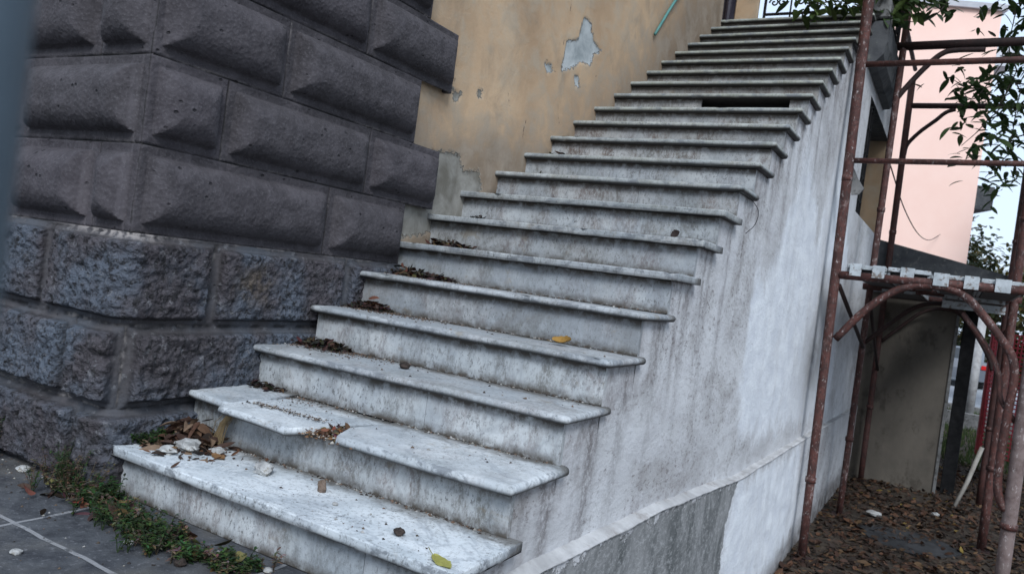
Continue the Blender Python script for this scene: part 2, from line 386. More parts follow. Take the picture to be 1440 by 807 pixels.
def sdf(pts, poly):
    """signed distance, positive inside"""
    P = np.asarray(pts, float); A = np.asarray(poly, float); B = np.roll(A, -1, 0)
    dm = np.full(len(P), 1e9); ins = np.zeros(len(P), bool)
    for a, b in zip(A, B):
        ab = b-a; t = np.clip(((P-a)@ab)/(ab@ab+1e-12), 0, 1)
        dm = np.minimum(dm, np.linalg.norm(P-a-t[:, None]*ab, axis=1))
        c = ((a[1] > P[:,1]) != (b[1] > P[:,1])) & (P[:,0] < (b[0]-a[0])*(P[:,1]-a[1])/(b[1]-a[1]+1e-12)+a[0])
        ins ^= c
    return np.where(ins, dm, -dm)
def seg_dist(pts, line):
    P = np.asarray(pts, float); A = np.asarray(line, float); dm = np.full(len(P), 1e9)
    for a, b in zip(A[:-1], A[1:]):
        ab = b-a; t = np.clip(((P-a)@ab)/(ab@ab+1e-12), 0, 1)
        dm = np.minimum(dm, np.linalg.norm(P-a-t[:, None]*ab, axis=1))
    return dm

H, D, W = .165, .2806, 1.4192
OV, TH = .040, .028
GZ = -1.1

# ------------------------------------------------------------ ground, paving, road
g = G()
def sheet(name, x0, y0, x1, y1, z, mat, nx=2, ny=2):
    xs = np.linspace(x0, x1, nx); ys = np.linspace(y0, y1, ny)
    V = [(x, y, z) for x in xs for y in ys]
    return tag(mesh(name, V, grid_faces(nx, ny), mat), kind='structure')
sheet('ground', -250, -250, 250, 250, GZ, MSOIL)
sheet('road', -60, 22, 80, 60, GZ+.012, MROAD)
g = G(); g.box((-8, -7, GZ+.002), (1.43, .319, 0)); tag(g.build('pavement', MPAVE), kind='structure')
g = G(); g.box((-60, 17.6, GZ), (80, 17.8, GZ+.32)); g.box((-60, 21.7, GZ), (80, 21.95, GZ+.14)); tag(g.build('kerb', MCON), kind='structure')

# ------------------------------------------------------------ the stone building at the left
bld = thing('stone_building', 'dark rusticated stone corner building with ochre rendered flank beside the staircase', 'building', (0, .28, 0))
CY = .28; ZB = .875
def pillow(u, v, blk, m=.034, Hh=.062, cap=.092):
    """height of a cushion-shaped block at (u, v); blk = u0, u1, v0, v1"""
    u0, u1, v0, v1 = blk
    d_ = np.minimum(np.minimum(u-u0, u1-u), np.minimum(v-v0, v1-v)) - m
    t = np.clip(d_/cap, 0, 1)
    h = Hh*(.55*np.sqrt(np.clip(1-(1-t)**2, 0, 1)) + .45*(1-(1-t)**2.2)) 
    h = np.where(d_ > 0, h + .006*np.clip(d_/.008, 0, 1), 0)
    groove = np.minimum(np.minimum(u-u0, u1-u), np.minimum(v-v0, v1-v))
    return h - .006*np.clip(1-groove/.006, 0, 1)
rows = [ZB, 1.175, 1.475, 1.785, 2.09, 2.40, 2.71, 3.02]
ends = [1.71, 1.935, 1.715, 1.97, 1.725, 1.95, 1.72]
rj = [[1.18], [.598, 1.395], [.857], [1.30], [.857], [.60, 1.3], [.86]]
fj = [[-.22, -.73], [-.71, -1.2], [-.285, -.80], [-.62, -1.2], [-.25, -.8], [-.7, -1.3], [-.3, -.9]]
def wall_face(name, rowi, face):
    z0, z1 = rows[rowi], rows[rowi+1]
    if face == 'r': cuts = [CY]+rj[rowi]+[ends[rowi]]
    else: cuts = sorted(fj[rowi]+[-2.4])+[0.0]
    out_ = []
    step = .010
    for a, b in zip(cuts[:-1], cuts[1:]):
        nu = max(4, int((b-a)/step)+1); nv = int((z1-z0)/step)+1
        # extra columns right at block and margin borders for crisp creases
        us = np.unique(np.r_[np.linspace(a, b, nu), a+.006, b-.006, a+.034, b-.034, a+.040, b-.040]); vs = np.unique(np.r_[np.linspace(z0, z1, nv), z0+.006, z1-.006, z0+.034, z1-.034, z0+.040, z1-.040])
        U, Vv = np.meshgrid(us, vs, indexing='ij'); U = U.ravel(); Vv = Vv.ravel()
        h = pillow(U, Vv, (a, b, z0, z1))
        P = np.c_[U, np.full_like(U, 3.3 if face == 'r' else 9.1), Vv]
        edge = np.clip(np.minimum(np.minimum(U-a, b-U), np.minimum(Vv-z0, z1-Vv))/.02, 0, 1)
        nz = fbm_arr(P, 9, 4)*.0035 + fbm_arr(P, 2.2, 2)*.005
        h = h + nz*edge
        dust = np.clip(1-np.abs(Vv-z0)/.014, 0, 1)*(.35+.35*np.sin(U*7+rowi*2)) + (np.clip(1-np.abs(U-a)/.010, 0, 1) if a != cuts[0] else 0)*.5
        X = np.c_[h, U, Vv] if face == 'r' else np.c_[U, CY-h, Vv]
        jo = np.clip(1-np.minimum(np.minimum(U-a, b-U), np.minimum(Vv-z0, z1-Vv))/.0065, 0, 1)*np.clip(nz*260+.7, 0, 1)
        out_.append((X, grid_faces(len(us), len(vs), flip=False), dust*(1-jo*.6), len(us)*len(vs), jo, np.full(len(U), random.random())))
    return out_
V, F, Du, n0, Jo, To = [], [], [], 0, [], []
for face in 'rf':
    for i in range(len(rows)-1):
        for X, Fc, du, n_, jo, to in wall_face('x', i, face):
            Jo.append(jo); To.append(to); V.append(X); F.append(Fc+n0); Du.append(du); n0 += n_
V = np.vstack(V); F = np.vstack(F)
# end cheeks of the quoin courses
ch = G()

k = len(V)
mesh('rusticated_wall', V, F, MB_, bld, True, {'dust': np.concatenate(Du), 'warm': np.zeros(len(V)), 'joint': np.concatenate(Jo), 'tone': np.concatenate(To)})
for i in range(len(rows)-1):
    ch = G(); ch.box((-.2, ends[i]-.03, rows[i]+.001), (-.003, ends[i]+.001, rows[i+1]-.001)); ch.build('quoin_end', MB_, bld)

# rough plinth courses, one strip wrapped round the corner
brow = [(-.30, 0.0), (0.0, .277), (.277, .562), (.562, ZB)]
bj = {0: [-.5, .35, 1.2], 1: [-.95, -.12, .52, 1.3], 2: [-.75, -.22, .02, .95], 3: [-1.1, -.42, .335, 1.05]}
S0, S1, RC = -2.4, 2.1, .045
for bi, (z0, z1) in enumerate(brow): pass
ss = np.r_[np.arange(S0, -.9, .02), np.arange(-.9, 1.6, .008), np.arange(1.6, S1, .02)]; zz = np.linspace(-.06, ZB, 134)
S, Z = np.meshgrid(ss, zz, indexing='ij'); S = S.ravel(); Z = Z.ravel()
hh = np.zeros_like(S)
P = np.c_[S, np.full_like(S, 5.5), Z]
n_lo = fbm_arr(P, 3.2, 2); n_mid = fbm_arr(P, 10, 4); n_hi = fbm_arr(P, 32, 3)
ridg = 1-np.abs(fbm_arr(P+7, 7, 3))*1.6
dmin = np.full_like(S, 9.0); tone = np.zeros_like(S); proud = np.zeros_like(S)
for bi, (z0, z1) in enumerate(brow):
    cuts = [S0-.3]+bj[bi]+[S1+.3]
    for a, b in zip(cuts[:-1], cuts[1:]):
        m_ = (S >= a) & (S <= b) & (Z >= z0) & (Z <= z1)
        wob = n_mid*.011
        dd = np.minimum(np.minimum(S-a, b-S), np.minimum(Z-z0, z1-Z)) + wob
        dmin = np.where(m_, dd, dmin); tone = np.where(m_, random.random(), tone); proud = np.where(m_, random.uniform(-.006, .010), proud)
t = np.clip((dmin-.015-.010*np.clip(n_mid+.3, 0, 1))/.017, 0, 1)
bul = t*t*(3-2*t)
n_vh = fbm_arr(P+3, 60, 3)
blk = np.round(S0 + np.zeros_like(S), 1)
pits = np.array([noise.voronoi(Vector((p[0]*30, 5, p[2]*34)))[0][0] for p in P])
pitm = np.clip((.32-pits)/.2, 0, 1)*np.clip(n_mid*3+.3, 0, 1)
hh = .008 + bul*(.034 + proud + .010*n_lo + .010*n_mid + .004*ridg + .008*n_hi + .005*n_vh - .014*pitm) + .0025*n_hi
hh = hh - .012*np.clip(1-np.abs(dmin-.002)/.008, 0, 1)
joint = np.clip(1-np.abs(dmin-.002)/.009, 0, 1)*.8 + np.clip(pitm, 0, 1)*bul*.5
# less proud beside the stairs so the stair ends stand clear
near = np.clip((S-.15)/.5, 0, 1)
hh = hh*(1-.28*near) - .007*near
hh = np.clip(hh, -.02, .075)
topf = np.clip((ZB-Z)/.03, 0, 1)
hh = np.where(Z > ZB-.03, hh*(.55+.45*topf)+.006, hh)
# arc the strip round the corner
def strip(s_, h_):
    q = RC*math.pi/2
    x = np.where(s_ < 0, s_, 0.0); y = np.where(s_ < 0, CY, CY+s_)
    ang = np.clip((s_+q/2)/q, 0, 1)*math.pi/2
    nx, ny = np.sin(ang), -np.cos(ang)
    cx_, cy_ = -RC, CY+RC
    inarc = (s_ > -q/2) & (s_ < q/2)
    s2 = np.where(s_ <= -q/2, s_+q/2, np.where(s_ >= q/2, s_-q/2, 0))
    x = np.where(s_ < 0, -RC+s2, -RC) ; y = np.where(s_ > 0, CY+RC+s2, CY+RC)
    return x+nx*(RC+h_), y+ny*(RC+h_)
X, Y = strip(S, hh)
warm = np.clip(1-np.hypot((S-.52)/.17, (Z-.73)/.13), 0, 1)*1.3
dust = np.clip(1-(ZB-Z)/.04, 0, 1)*np.clip(1.2-np.abs(S+.05)/.35, 0, 1)
dust = np.maximum(dust, np.clip(1-np.abs(dmin)/.010, 0, 1)*.55*np.clip(n_lo*3+.6, 0, 1))
nz_, ns_ = len(zz), len(ss)
Vb = np.c_[X, Y, Z]; Fb = grid_faces(ns_, nz_)
# top shelf of the plinth back to the wall
top_i = np.arange(ns_)*nz_+nz_-1
Xi, Yi = strip(ss, np.full_like(ss, -.03))
Vt = np.c_[Xi, Yi, np.full_like(ss, ZB+.003)]
Ft = np.array([(top_i[i], top_i[i+1], len(Vb)+i+1, len(Vb)+i) for i in range(ns_-1)])
mesh('rough_plinth', np.vstack([Vb, Vt]), np.vstack([Fb, Ft]), MBR, bld, True,
     {'warm': np.r_[warm, np.zeros(ns_)], 'dust': np.r_[dust, dust[top_i]], 'face': np.r_[bul, np.zeros(ns_)], 'joint': np.r_[joint, np.zeros(ns_)], 'tone': np.r_[tone, tone[top_i]]})

# ochre render on the flank
ys = np.r_[np.arange(1.62, 4.2, .013), np.arange(4.2, 6.24, .05)]; zs = np.r_[np.arange(.55, 3.0, .013), np.arange(3.0, 6.3, .08)]
Yg, Zg = np.meshgrid(ys, zs, indexing='ij'); Yg = Yg.ravel(); Zg = Zg.ravel()
xo = np.interp(Yg, [1.6, 1.9, 2.2, 2.6, 3.2, 4.0, 6.3], [-.03, -.04, -.055, -.02, .005, .025, .035])
P = np.c_[np.full_like(Yg, 2.2), Yg, Zg]
xo = xo + fbm_arr(P, 1.6, 2)*.008
yz = np.c_[Yg, Zg]
polys = [[(3.127,2.241),(3.128,2.31),(3.141,2.439),(3.286,2.496),(3.326,2.656),(3.416,2.664),(3.512,2.549),(3.641,2.531),(3.527,2.466),(3.504,2.39),(3.36,2.366),(3.221,2.282)],
 [(3.293,2.261),(3.367,2.272),(3.387,2.21),(3.335,2.196)], [(2.038,1.831),(2.087,1.825),(2.127,1.836),(2.115,1.795),(2.059,1.772)],
 [(2.278,1.896),(2.316,1.894),(2.31,1.857),(2.281,1.853)], [(2.91,2.231),(2.975,2.242),(3.02,2.209),(2.96,2.18)],
 [(1.9,1.47),(2.098,1.503),(2.195,1.503),(2.234,1.424),(2.374,1.456),(2.422,1.35),(2.30,1.12),(1.7,1.0),(1.7,1.3)]]
pe = np.max([sdf(yz, p_) for p_ in polys], axis=0)
cr_ = np.min([seg_dist(yz, l) for l in ([(3.125,2.701),(3.134,2.566),(3.163,2.50)], [(3.593,2.376),(3.64,2.28),(3.687,2.201)], [(3.14,1.99),(3.185,1.908)],
   [(2.778,1.836),(2.76,1.76),(2.775,1.682)], [(2.90,2.26),(2.97,2.245),(3.07,2.205)], [(2.55,1.95),(2.60,1.83)], [(3.1,2.75),(3.12,3.2)], [(2.04,1.84),(2.06,1.93)], [(3.10,2.40),(3.11,2.47)], [(3.52,2.47),(3.64,2.53)])], axis=0)
stairline = np.clip((Yg-.28)/D, 0, 22)*H
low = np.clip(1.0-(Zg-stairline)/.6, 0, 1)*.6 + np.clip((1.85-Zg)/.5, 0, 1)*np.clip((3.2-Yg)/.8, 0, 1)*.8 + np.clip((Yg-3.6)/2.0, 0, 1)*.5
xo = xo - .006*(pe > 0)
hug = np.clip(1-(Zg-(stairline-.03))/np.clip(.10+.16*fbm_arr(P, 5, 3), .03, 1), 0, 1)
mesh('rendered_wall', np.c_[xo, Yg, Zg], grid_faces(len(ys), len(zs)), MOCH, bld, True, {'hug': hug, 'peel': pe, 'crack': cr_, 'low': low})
g = G(); g.box((-9, CY+.02, -.3), (-.075, 6.22, 9.5)); g.box((-9, 6.22, -.3), (-.36, 7.41, 9.5)); g.build('core_wall', MOCH2, bld)
g = G(); g.box((-2.4, CY-.02, 3.021), (-.001, CY+.3, 9.5)); g.box((-.07, CY+.3, 3.021), (-.002, 1.72, 9.5)); g.box((-9, CY-.02, -.3), (-2.401, CY+.3, 9.5)); g.build('upper_wall', MB_, bld)
g = G(); g.box((-.07, 1.72, 6.2), (.03, 6.22, 9.5)); g.build('upper_render', MOCH2, bld)
# doorway at the head of the stairs
g = G(); g.box((-.5, 7.42, 3.63), (-.215, 7.5, 6.2)); g.tube([(-.28, 7.39, 3.7), (-.27, 7.38, 4.8), (-.29, 7.39, 6)], .035, 8); g.build('door', MDOOR, bld)
g = G(); g.box((-.21, 7.40, 3.63), (.05, 7.46, 6.6), .012); g.build('door_jamb', MOCH2, bld)
# teal strap on the wall
g = G(); g.tube([(.048, 4.50, 2.93), (.05, 4.60, 3.05), (.055, 4.72, 3.2), (.06, 4.86, 3.36), (.06, 5.1, 3.6)], .012, 6)
tag(g.build('cable_conduit', MTEAL, bld, True), 'teal plastic conduit')

# ------------------------------------------------------------ staircase
st = thing('marble_staircase', 'long flight of worn white marble steps with stained plaster side wall', 'staircase', (.7, .28, 0))
def slab(poly, rnd, z_top, th, name, parent, seed, dirt, dark=0, seg=.03, back_grime=None, chip=.0022, tilt=None, square=False, level=0):
    """polygonal slab whose flagged edges carry a half-round nosing; poly ccw, rnd[i] flags edge i->i+1"""
    n = len(poly); P = [np.array(p, float) for p in poly]; r = th/2
    def ring(t):
        L_ = []
        for i in range(n):
            a, b = P[i], P[(i+1) % n]; dv = (b-a)/np.linalg.norm(b-a); nr = np.array([dv[1], -dv[0]])   # outward for ccw
            L_.append((a+nr*t*rnd[i], dv))
        C = []
        for i in range(n):
            (a, da), (b, db) = L_[i-1], L_[i]
            den = da[0]*db[1]-da[1]*db[0]
            s_ = ((b[0]-a[0])*db[1]-(b[1]-a[1])*db[0])/den
            C.append(a+da*s_)
        return C
    prof = [(-math.pi/2+math.pi*k/8) for k in range(9)]
    rings = []
    for a in prof:
        if square: out_, zz_ = (-.004 if abs(a) > 1.5 else 0), r*np.clip(math.sin(a)*1.5, -1, 1)
        else: out_, zz_ = r*math.cos(a)-r, r*math.sin(a)
        rings.append((ring(out_), z_top-r+zz_))
    cnt = [max(1, int(np.linalg.norm(P[(i+1) % n]-P[i])/(seg if rnd[i] else .3))) for i in range(n)]
    V = []; E = []; GR = []
    for ri, (C, z) in enumerate(rings):
        for i in range(n):
            a, b = C[i], C[(i+1) % n]
            for k in range(cnt[i]):
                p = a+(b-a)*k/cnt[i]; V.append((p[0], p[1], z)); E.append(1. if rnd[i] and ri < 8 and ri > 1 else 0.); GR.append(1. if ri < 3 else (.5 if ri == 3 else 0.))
    m = sum(cnt); V = np.array(V)
    cen = V[:, :2].mean(0)
    nz = np.array([noise.noise(Vector((v[0]*16+seed*3, v[1]*16, v[2]*9))) for v in V]); nz2 = np.array([noise.noise(Vector((v[0]*3+seed*3, v[1]*3, 5))) for v in V])
    bite = np.clip(-nz-.42, 0, 1)*.05
    dirc = np.zeros((len(V), 2))
    V[:, 1] += (nz*chip*.55 + nz2*.004 + bite)*(np.array(E) > 0)
    V[:, 2] += nz2*.0022
    if tilt: V[:, 2] += (V[:, 0]-cen[0])*tilt[0] + (V[:, 1]-cen[1])*tilt[1]
    F = []
    for ri in range(len(rings)-1):
        for k in range(m): F.append((ri*m+k, ri*m+(k+1) % m, (ri+1)*m+(k+1) % m, (ri+1)*m+k))
    F.append(tuple(range(m-1, -1, -1)))
    # top: inner loop then fan-free ngon
    base = (len(rings)-1)*m
    F.append(tuple(range(base, base+m)))
    o = mesh(name, V, F, MMAR, parent, False, {'edge': np.array(E), 'grime_shade': (np.array(GR) == 0)*0., 'soffit_shade': np.array(GR)})
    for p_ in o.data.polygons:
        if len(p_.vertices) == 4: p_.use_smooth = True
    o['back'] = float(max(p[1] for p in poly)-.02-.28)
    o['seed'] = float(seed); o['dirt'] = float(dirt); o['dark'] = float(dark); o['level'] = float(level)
    return o
leftx = {1: -.03, 2: .015, 3: -.005, 4: .03, 5: -.01}
darkR = {2: .25, 5: .8, 6: .6, 7: .6, 8: .35, 9: .5, 10: .25, 12: .4, 15: .5}
def topdirt(i): return min(1, .12+max(0, i-6)*.07)
for i in range(1, 23):
    y0 = i*D; z = i*H; x0 = leftx.get(i, -.12)
    yb = (i+1)*D+OV+.02 if i < 22 else 7.75
    xr = W + (.012 if i in (1,) else 0)
    sq = i in (1, 6, 7, 8)
    if i == 2:
        # broken tread: three pieces with a lost stretch of nosing between two of them
        slab([(x0, y0-.004), (.262, y0-.022), (.262, yb), (x0, yb)], [1, 0, 0, 0], z+.004, TH, 'broken_tread', st, 2.3, .3, .25, tilt=(0, .012))
        slab([(.270, y0-.060), (.600, y0-.075), (.655, y0+.09), (.74, yb), (.268, yb)], [1, 0, 0, 0, 0], z-.004, TH, 'broken_tread', st, 9.1, .2, .15, tilt=(-.012, .0))
        slab([(.775, y0-.022), (W, y0-.022), (W, yb), (.745, yb), (.72, y0+.10)], [1, 1, 0, 0, 0], z, TH+.004, 'broken_tread', st, 4.7, .25, .3)
    else:
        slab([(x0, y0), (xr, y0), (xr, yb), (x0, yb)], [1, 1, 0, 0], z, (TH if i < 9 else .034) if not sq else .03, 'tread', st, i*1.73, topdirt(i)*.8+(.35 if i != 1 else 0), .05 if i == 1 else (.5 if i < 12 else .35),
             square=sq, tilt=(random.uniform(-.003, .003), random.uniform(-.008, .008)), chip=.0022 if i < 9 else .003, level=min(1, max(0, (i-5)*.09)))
    # riser board
    yr = y0+OV; z0 = (i-1)*H+.001; z1 = z-(TH if i < 9 else .034)-(.001 if i != 2 else .006)-(.003 if i in (1, 6, 7, 8) else 0)
    xl, xrr = x0+.012, W-.030
    xs_ = [(xl, xrr)]
    if i == 14: xs_ = [(xl, .675), (1.27, xrr)]
    if i in (3, 9, 12): xs_ = [(xl, .86), (.862, xrr)]
    if i == 1: xs_ = [(xl, 1.12), (1.122, xrr)]
    for a, b in xs_:
        nx = max(2, int((b-a)/.03)); zz_ = np.linspace(z0, z1, 13)
        xsn = np.linspace(a, b, nx)
        V = [(x, yr + .0015*noise.noise(Vector((x*3, i, zv*5))) , zv) for x in xsn for zv in zz_]
        gr = [np.clip(1-(zv-z0)/.035, 0, 1)*1.2 + np.clip(1-(z1-zv)/(.034+.02*noise.noise(Vector((x*7, i, 0)))), 0, 1)*1.6 for x in xsn for zv in zz_]  # first term foot grit, second term painted shadow below the nosing
        n_ = len(V); F = grid_faces(nx, 13).tolist()
        V += [(b, yr, z0), (b, yr, z1), (b, yr+.02, z1), (b, yr+.02, z0), (a, yr, z0), (a, yr, z1), (a, yr+.02, z1), (a, yr+.02, z0)]
        F += [(n_, n_+3, n_+2, n_+1), (n_+4, n_+5, n_+6, n_+7)]
        if i == 14: F += [(n_+1, n_+2, n_+6, n_+5)]
        gr += [.2]*8
        o = mesh('riser', V, F, MMAR, st, False, {'edge': np.zeros(len(V)), 'grime_shade': np.array(gr)})
        o['back'] = 99.; o['seed'] = i*2.91+a*7; o['dirt'] = float(min(1, .50+.35*((i*7) % 5)/4+max(0, i-6)*.06)); o['dark'] = float(darkR.get(i, .12 if i % 3 else .22)); o['level'] = float(min(1, max(0, (i-8)*.095)))

# stepped side wall (outer skin), columns butted together
upw = [(3.259,.064),(3.097,.737),(3.139,1.16),(3.461,1.036),(3.79,1.508),(4.049,1.731),(4.075,2.21),(5.001,1.502),(5.4,2.3),(6.9,1.6),(7.073,-.072),(4.649,.02)]
lowg = [(-.3,.05),(1.917,-.011),(3.267,-.094),(3.113,-.343),(3.12,-1.2),(-.3,-1.2)]
loww = [(3.27,-.1),(5.1,-.16),(5.4,-.75),(5.0,-1.0),(3.13,-1.2),(3.1,-.34)]
def ledge_z(y): return np.interp(y, [-1, .8, 1.94, 3.3, 4.86, 8.4, 10], [.06, .045, .006, -.096, -.12, -.186, -.2])
SX = W-.030
Vs, Fs, n0 = [], [], 0
sd_w, un = [], []
cols = [(i*D+OV, (i+1)*D+OV, i*H-TH-.001) for i in range(1, 22)]+[(22*D+OV, 7.0, 22*H-TH-.001), (9.25, 9.5, 3.3)]
def col(y0, y1, zb, zt, sx=SX, top_ref=None):
    global n0
    ny = max(2, int((y1-y0)/.0135)+1); nz = max(2, int((zt-zb)/.035)+1)
    yy = np.linspace(y0, y1, ny); zv = np.linspace(zb, zt, nz)
    A, B = np.meshgrid(yy, zv, indexing='ij'); A = A.ravel(); B = B.ravel()
    bulge = np.array([noise.noise(Vector((1.7, a*1.1, b*1.1))) for a, b in zip(A, B)])*.007*np.clip((zt-B)/.1, 0, 1)
    Vs.append(np.c_[sx-.004+bulge, A, B]); Fs.append(grid_faces(ny, nz)+n0); n0 += len(A)
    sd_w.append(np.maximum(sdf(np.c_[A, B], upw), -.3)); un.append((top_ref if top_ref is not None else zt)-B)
for y0, y1, zt in cols: col(y0, y1, -.25, zt)
col(7.0, 9.25, -.25, 1.95, top_ref=3.3); col(7.0, 9.25, 3.1, 3.598)
Vs = np.vstack(Vs); Fs = np.vstack(Fs)
drip = np.zeros(len(Vs))
for i in range(1, 22):
    ye = (i+1)*D+OV-.015; zt_ = i*H-TH
    for k in range(7):
        off = abs(random.gauss(0, .05)) if k < 4 else random.uniform(-.02, .26); wd_ = random.uniform(.008, .03); ln = random.uniform(.15, 1.15)*(1 if k < 4 else .5); st_ = random.uniform(.5, 1)
        yy_ = ye-off+.012*np.sin(Vs[:, 2]*9+k+i)
        dzv = zt_-Vs[:, 2]
        drip = np.maximum(drip, st_*np.exp(-((Vs[:, 1]-yy_)/(wd_*(1.4+dzv*1.6)))**2)*np.clip(1-dzv/ln, 0, 1)*(dzv > -.02)*(Vs[:, 1] < 7.2))
A, B = Vs[:, 1], Vs[:, 2]
smear = np.clip(1-np.hypot((A-5.7)/1.1, (B-.5)/.75), 0, 1)*.75
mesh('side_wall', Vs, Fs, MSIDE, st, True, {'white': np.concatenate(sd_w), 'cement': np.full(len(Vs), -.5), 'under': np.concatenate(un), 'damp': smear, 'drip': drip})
# lower wall and its ledge
yy = np.arange(-.2, 9.5, .04); 
V = []; nzl = 40
for y in yy:
    zt = float(ledge_z(y))-.015
    for k_ in range(nzl):
        zv = GZ-.03+(zt-GZ+.03)*k_/(nzl-1); V.append((1.424+.008*noise.noise(Vector((4, y*1.3, zv*1.3)))+.004*noise.noise(Vector((4, y*7, zv*7))), y, zv))
V = np.array(V); A, B = V[:, 1], V[:, 2]
mesh('lower_wall', V, grid_faces(len(yy), nzl), MSIDE, st, True, {'white': np.maximum(sdf(np.c_[A, B], loww), -.3)+(A > 5.2)*.2, 'cement': sdf(np.c_[A, B], lowg), 'under': np.full(len(V), 1.5),
   'damp': np.clip(1-(B-GZ)/.28, 0, 1)*np.clip((A-3.8)/1.5, 0, 1)+np.clip((A-5.5)/3, 0, .3)})
V = []; yy = np.arange(-.2, 9.5, .025)
for y in yy:
    z = float(ledge_z(y)); n_ = noise.noise(Vector((8, y*6, 0)))*.007+noise.noise(Vector((8, y*21, 0)))*.004; n_ = n_*.6+.005*noise.noise(Vector((8, y*45, 0)))+.003*noise.noise(Vector((8, y*90, 0))); sh = float(np.clip((y-3.0)/4, 0, .010))
    n2_ = noise.noise(Vector((3, y*3, 0)))
    V += [(SX-.03, y, z+.012-sh+n_*.5), (SX-.001, y, z+.008-sh+n_*.8+n2_*.006), (SX+.014+n_*.3, y, z+.002-sh+n_*.4), (1.420+n_*.4, y, z-.004+n_*.3), (1.4325+n_*.1, y, z-.008+n2_*.004), (1.4330, y, z-.013+n_*1.1+n2_*.008), (1.41, y, z-.025+n_*1.1+n2_*.008)]
mesh('ledge', V, grid_faces(len(yy), 7, flip=True), MLEDGE, st, True)
g = G(); V = []
prof = []
for i in range(1, 23):
    if i in (14, 15): continue
    prof += [(i*D+OV+.024, (i-1)*H-TH-.004 if i > 1 else -.3), (i*D+OV+.024, i*H-TH-.004)]
fix = []
for k, (y_, z_) in enumerate(prof):          # keep the profile stepped where courses are skipped
    if k and k % 2 == 0: z_ = prof[k-1][1]
    fix.append((y_, z_))
fix += [(7.0, fix[-1][1]), (7.0, -.3)]
n_ = len(fix); V = [(.03, y_, z_) for y_, z_ in fix]+[(1.372, y_, z_) for y_, z_ in fix]
mesh('masonry_core', V, [tuple(range(n_-1, -1, -1)), tuple(range(n_, 2*n_))]+[(k, (k+1) % n_, n_+(k+1) % n_, n_+k) for k in range(n_)], MCON, st)

# landing, side window and cornice
g = G(); g.box((.95, 9.25, 1.95), (SX-.006, 9.45, 3.12)); g.build('window_reveal', MOCH2, st)
g = G()
for k in range(4): g.tube([(1.36, 7.03+k*.16, 1.96), (1.36, 7.03+k*.16, 3.1)], .012, 6)
for zz_ in (2.1, 2.35, 2.6, 2.85, 3.05): g.tube([(1.36, 7.0, zz_), (1.36, 7.52, zz_)], .010, 6)
g.build('window_grille', MIRON, st)
g = G(); g.box((.9, 6.99, 1.9), (.94, 9.3, 3.15)); g.box((.95, 6.97, 1.9), (1.38, 6.998, 3.15)); g.box((.95, 6.9, 3.13), (SX-.01, 9.3, 3.16)); g.build('window_back', MDARKCEM, st)
g = G(); V = []
prof = [(1.392, 3.22), (1.46, 3.23), (1.50, 3.28), (1.515, 3.30), (1.53, 3.38), (1.54, 3.41), (1.54, 3.60), (1.392, 3.60)]
ny = 60
for k in range(ny):
    y = 6.32+1.75*k/(ny-1)
    for j, (x, z) in enumerate(prof): V.append((x+(.012*noise.noise(Vector((x*9, y*6, z*9))) if j not in (0, 7) else 0), y, z+.012*noise.noise(Vector((x*5, y*8, 3)))*(j not in (0, 6, 7))))
F = [(k*8+j, k*8+(j+1) % 8, (k+1)*8+(j+1) % 8, (k+1)*8+j) for k in range(ny-1) for j in range(8)]+[tuple(range(8)), tuple(range(ny*8-1, ny*8-9, -1))]
mesh('cornice', V, F, MDARKCEM, st)
g = G(); g.box((1.30, 6.32, 3.625), (1.53, 6.60, 3.80), .015); g.build('parapet_block', MCON, st)

# ------------------------------------------------------------ wrought iron railing
rail = thing('iron_railing', 'black wrought iron railing with scrolls around the top landing', 'railing', (.8, 7.5, 3.63))
def scroll(c, s_, flip, axis='x', up=1):
    pts = []
    for k in range(22):
        a = k/21*3.6*math.pi/2*1.5; rr = .075*(1-k/24)
        u, v_ = flip*rr*math.cos(a), up*(rr*math.sin(a))
        pts.append((c[0]+u*s_, c[1], c[2]+v_*s_) if axis == 'x' else (c[0], c[1]+u*s_, c[2]+v_*s_))
    return pts
def rail_run(p0, p1, axis, parts=rail):
    L_ = abs(p1-p0); c = (lambda t, z: (t, 7.5, z)) if axis == 'x' else (lambda t, z: (1.50, t, z))
    for z in (3.74, 4.14, 4.62):
        g = G(); g.tube([c(p0, z), c(p1, z)], .016 if z < 4.6 else .024, 6); g.build('rail', MIRON, rail)
    nb = int(L_/.24)
    for k in range(nb+1):
        t = p0+(p1-p0)*k/nb; g = G(); g.tube([c(t, 3.60), c(t, 4.62)], .011 if k % 4 else .018, 6); g.build('baluster', MIRON, rail)
    for k in range(nb):
        t = p0+(p1-p0)*(k+.5)/nb
        for z, up in ((3.86, 1), (4.03, -1), (4.27, 1), (4.48, -1)):
            g = G()
            for fl in (-1, 1):
                cc = c(t+fl*.055*0+fl*.045, z); g.tube(scroll(cc, .72, fl, axis, up), .0095, 5, False)
            g.build('scroll', MIRON, rail, True)
rail_run(.10, 1.50, 'x'); rail_run(6.45, 7.5, 'y')

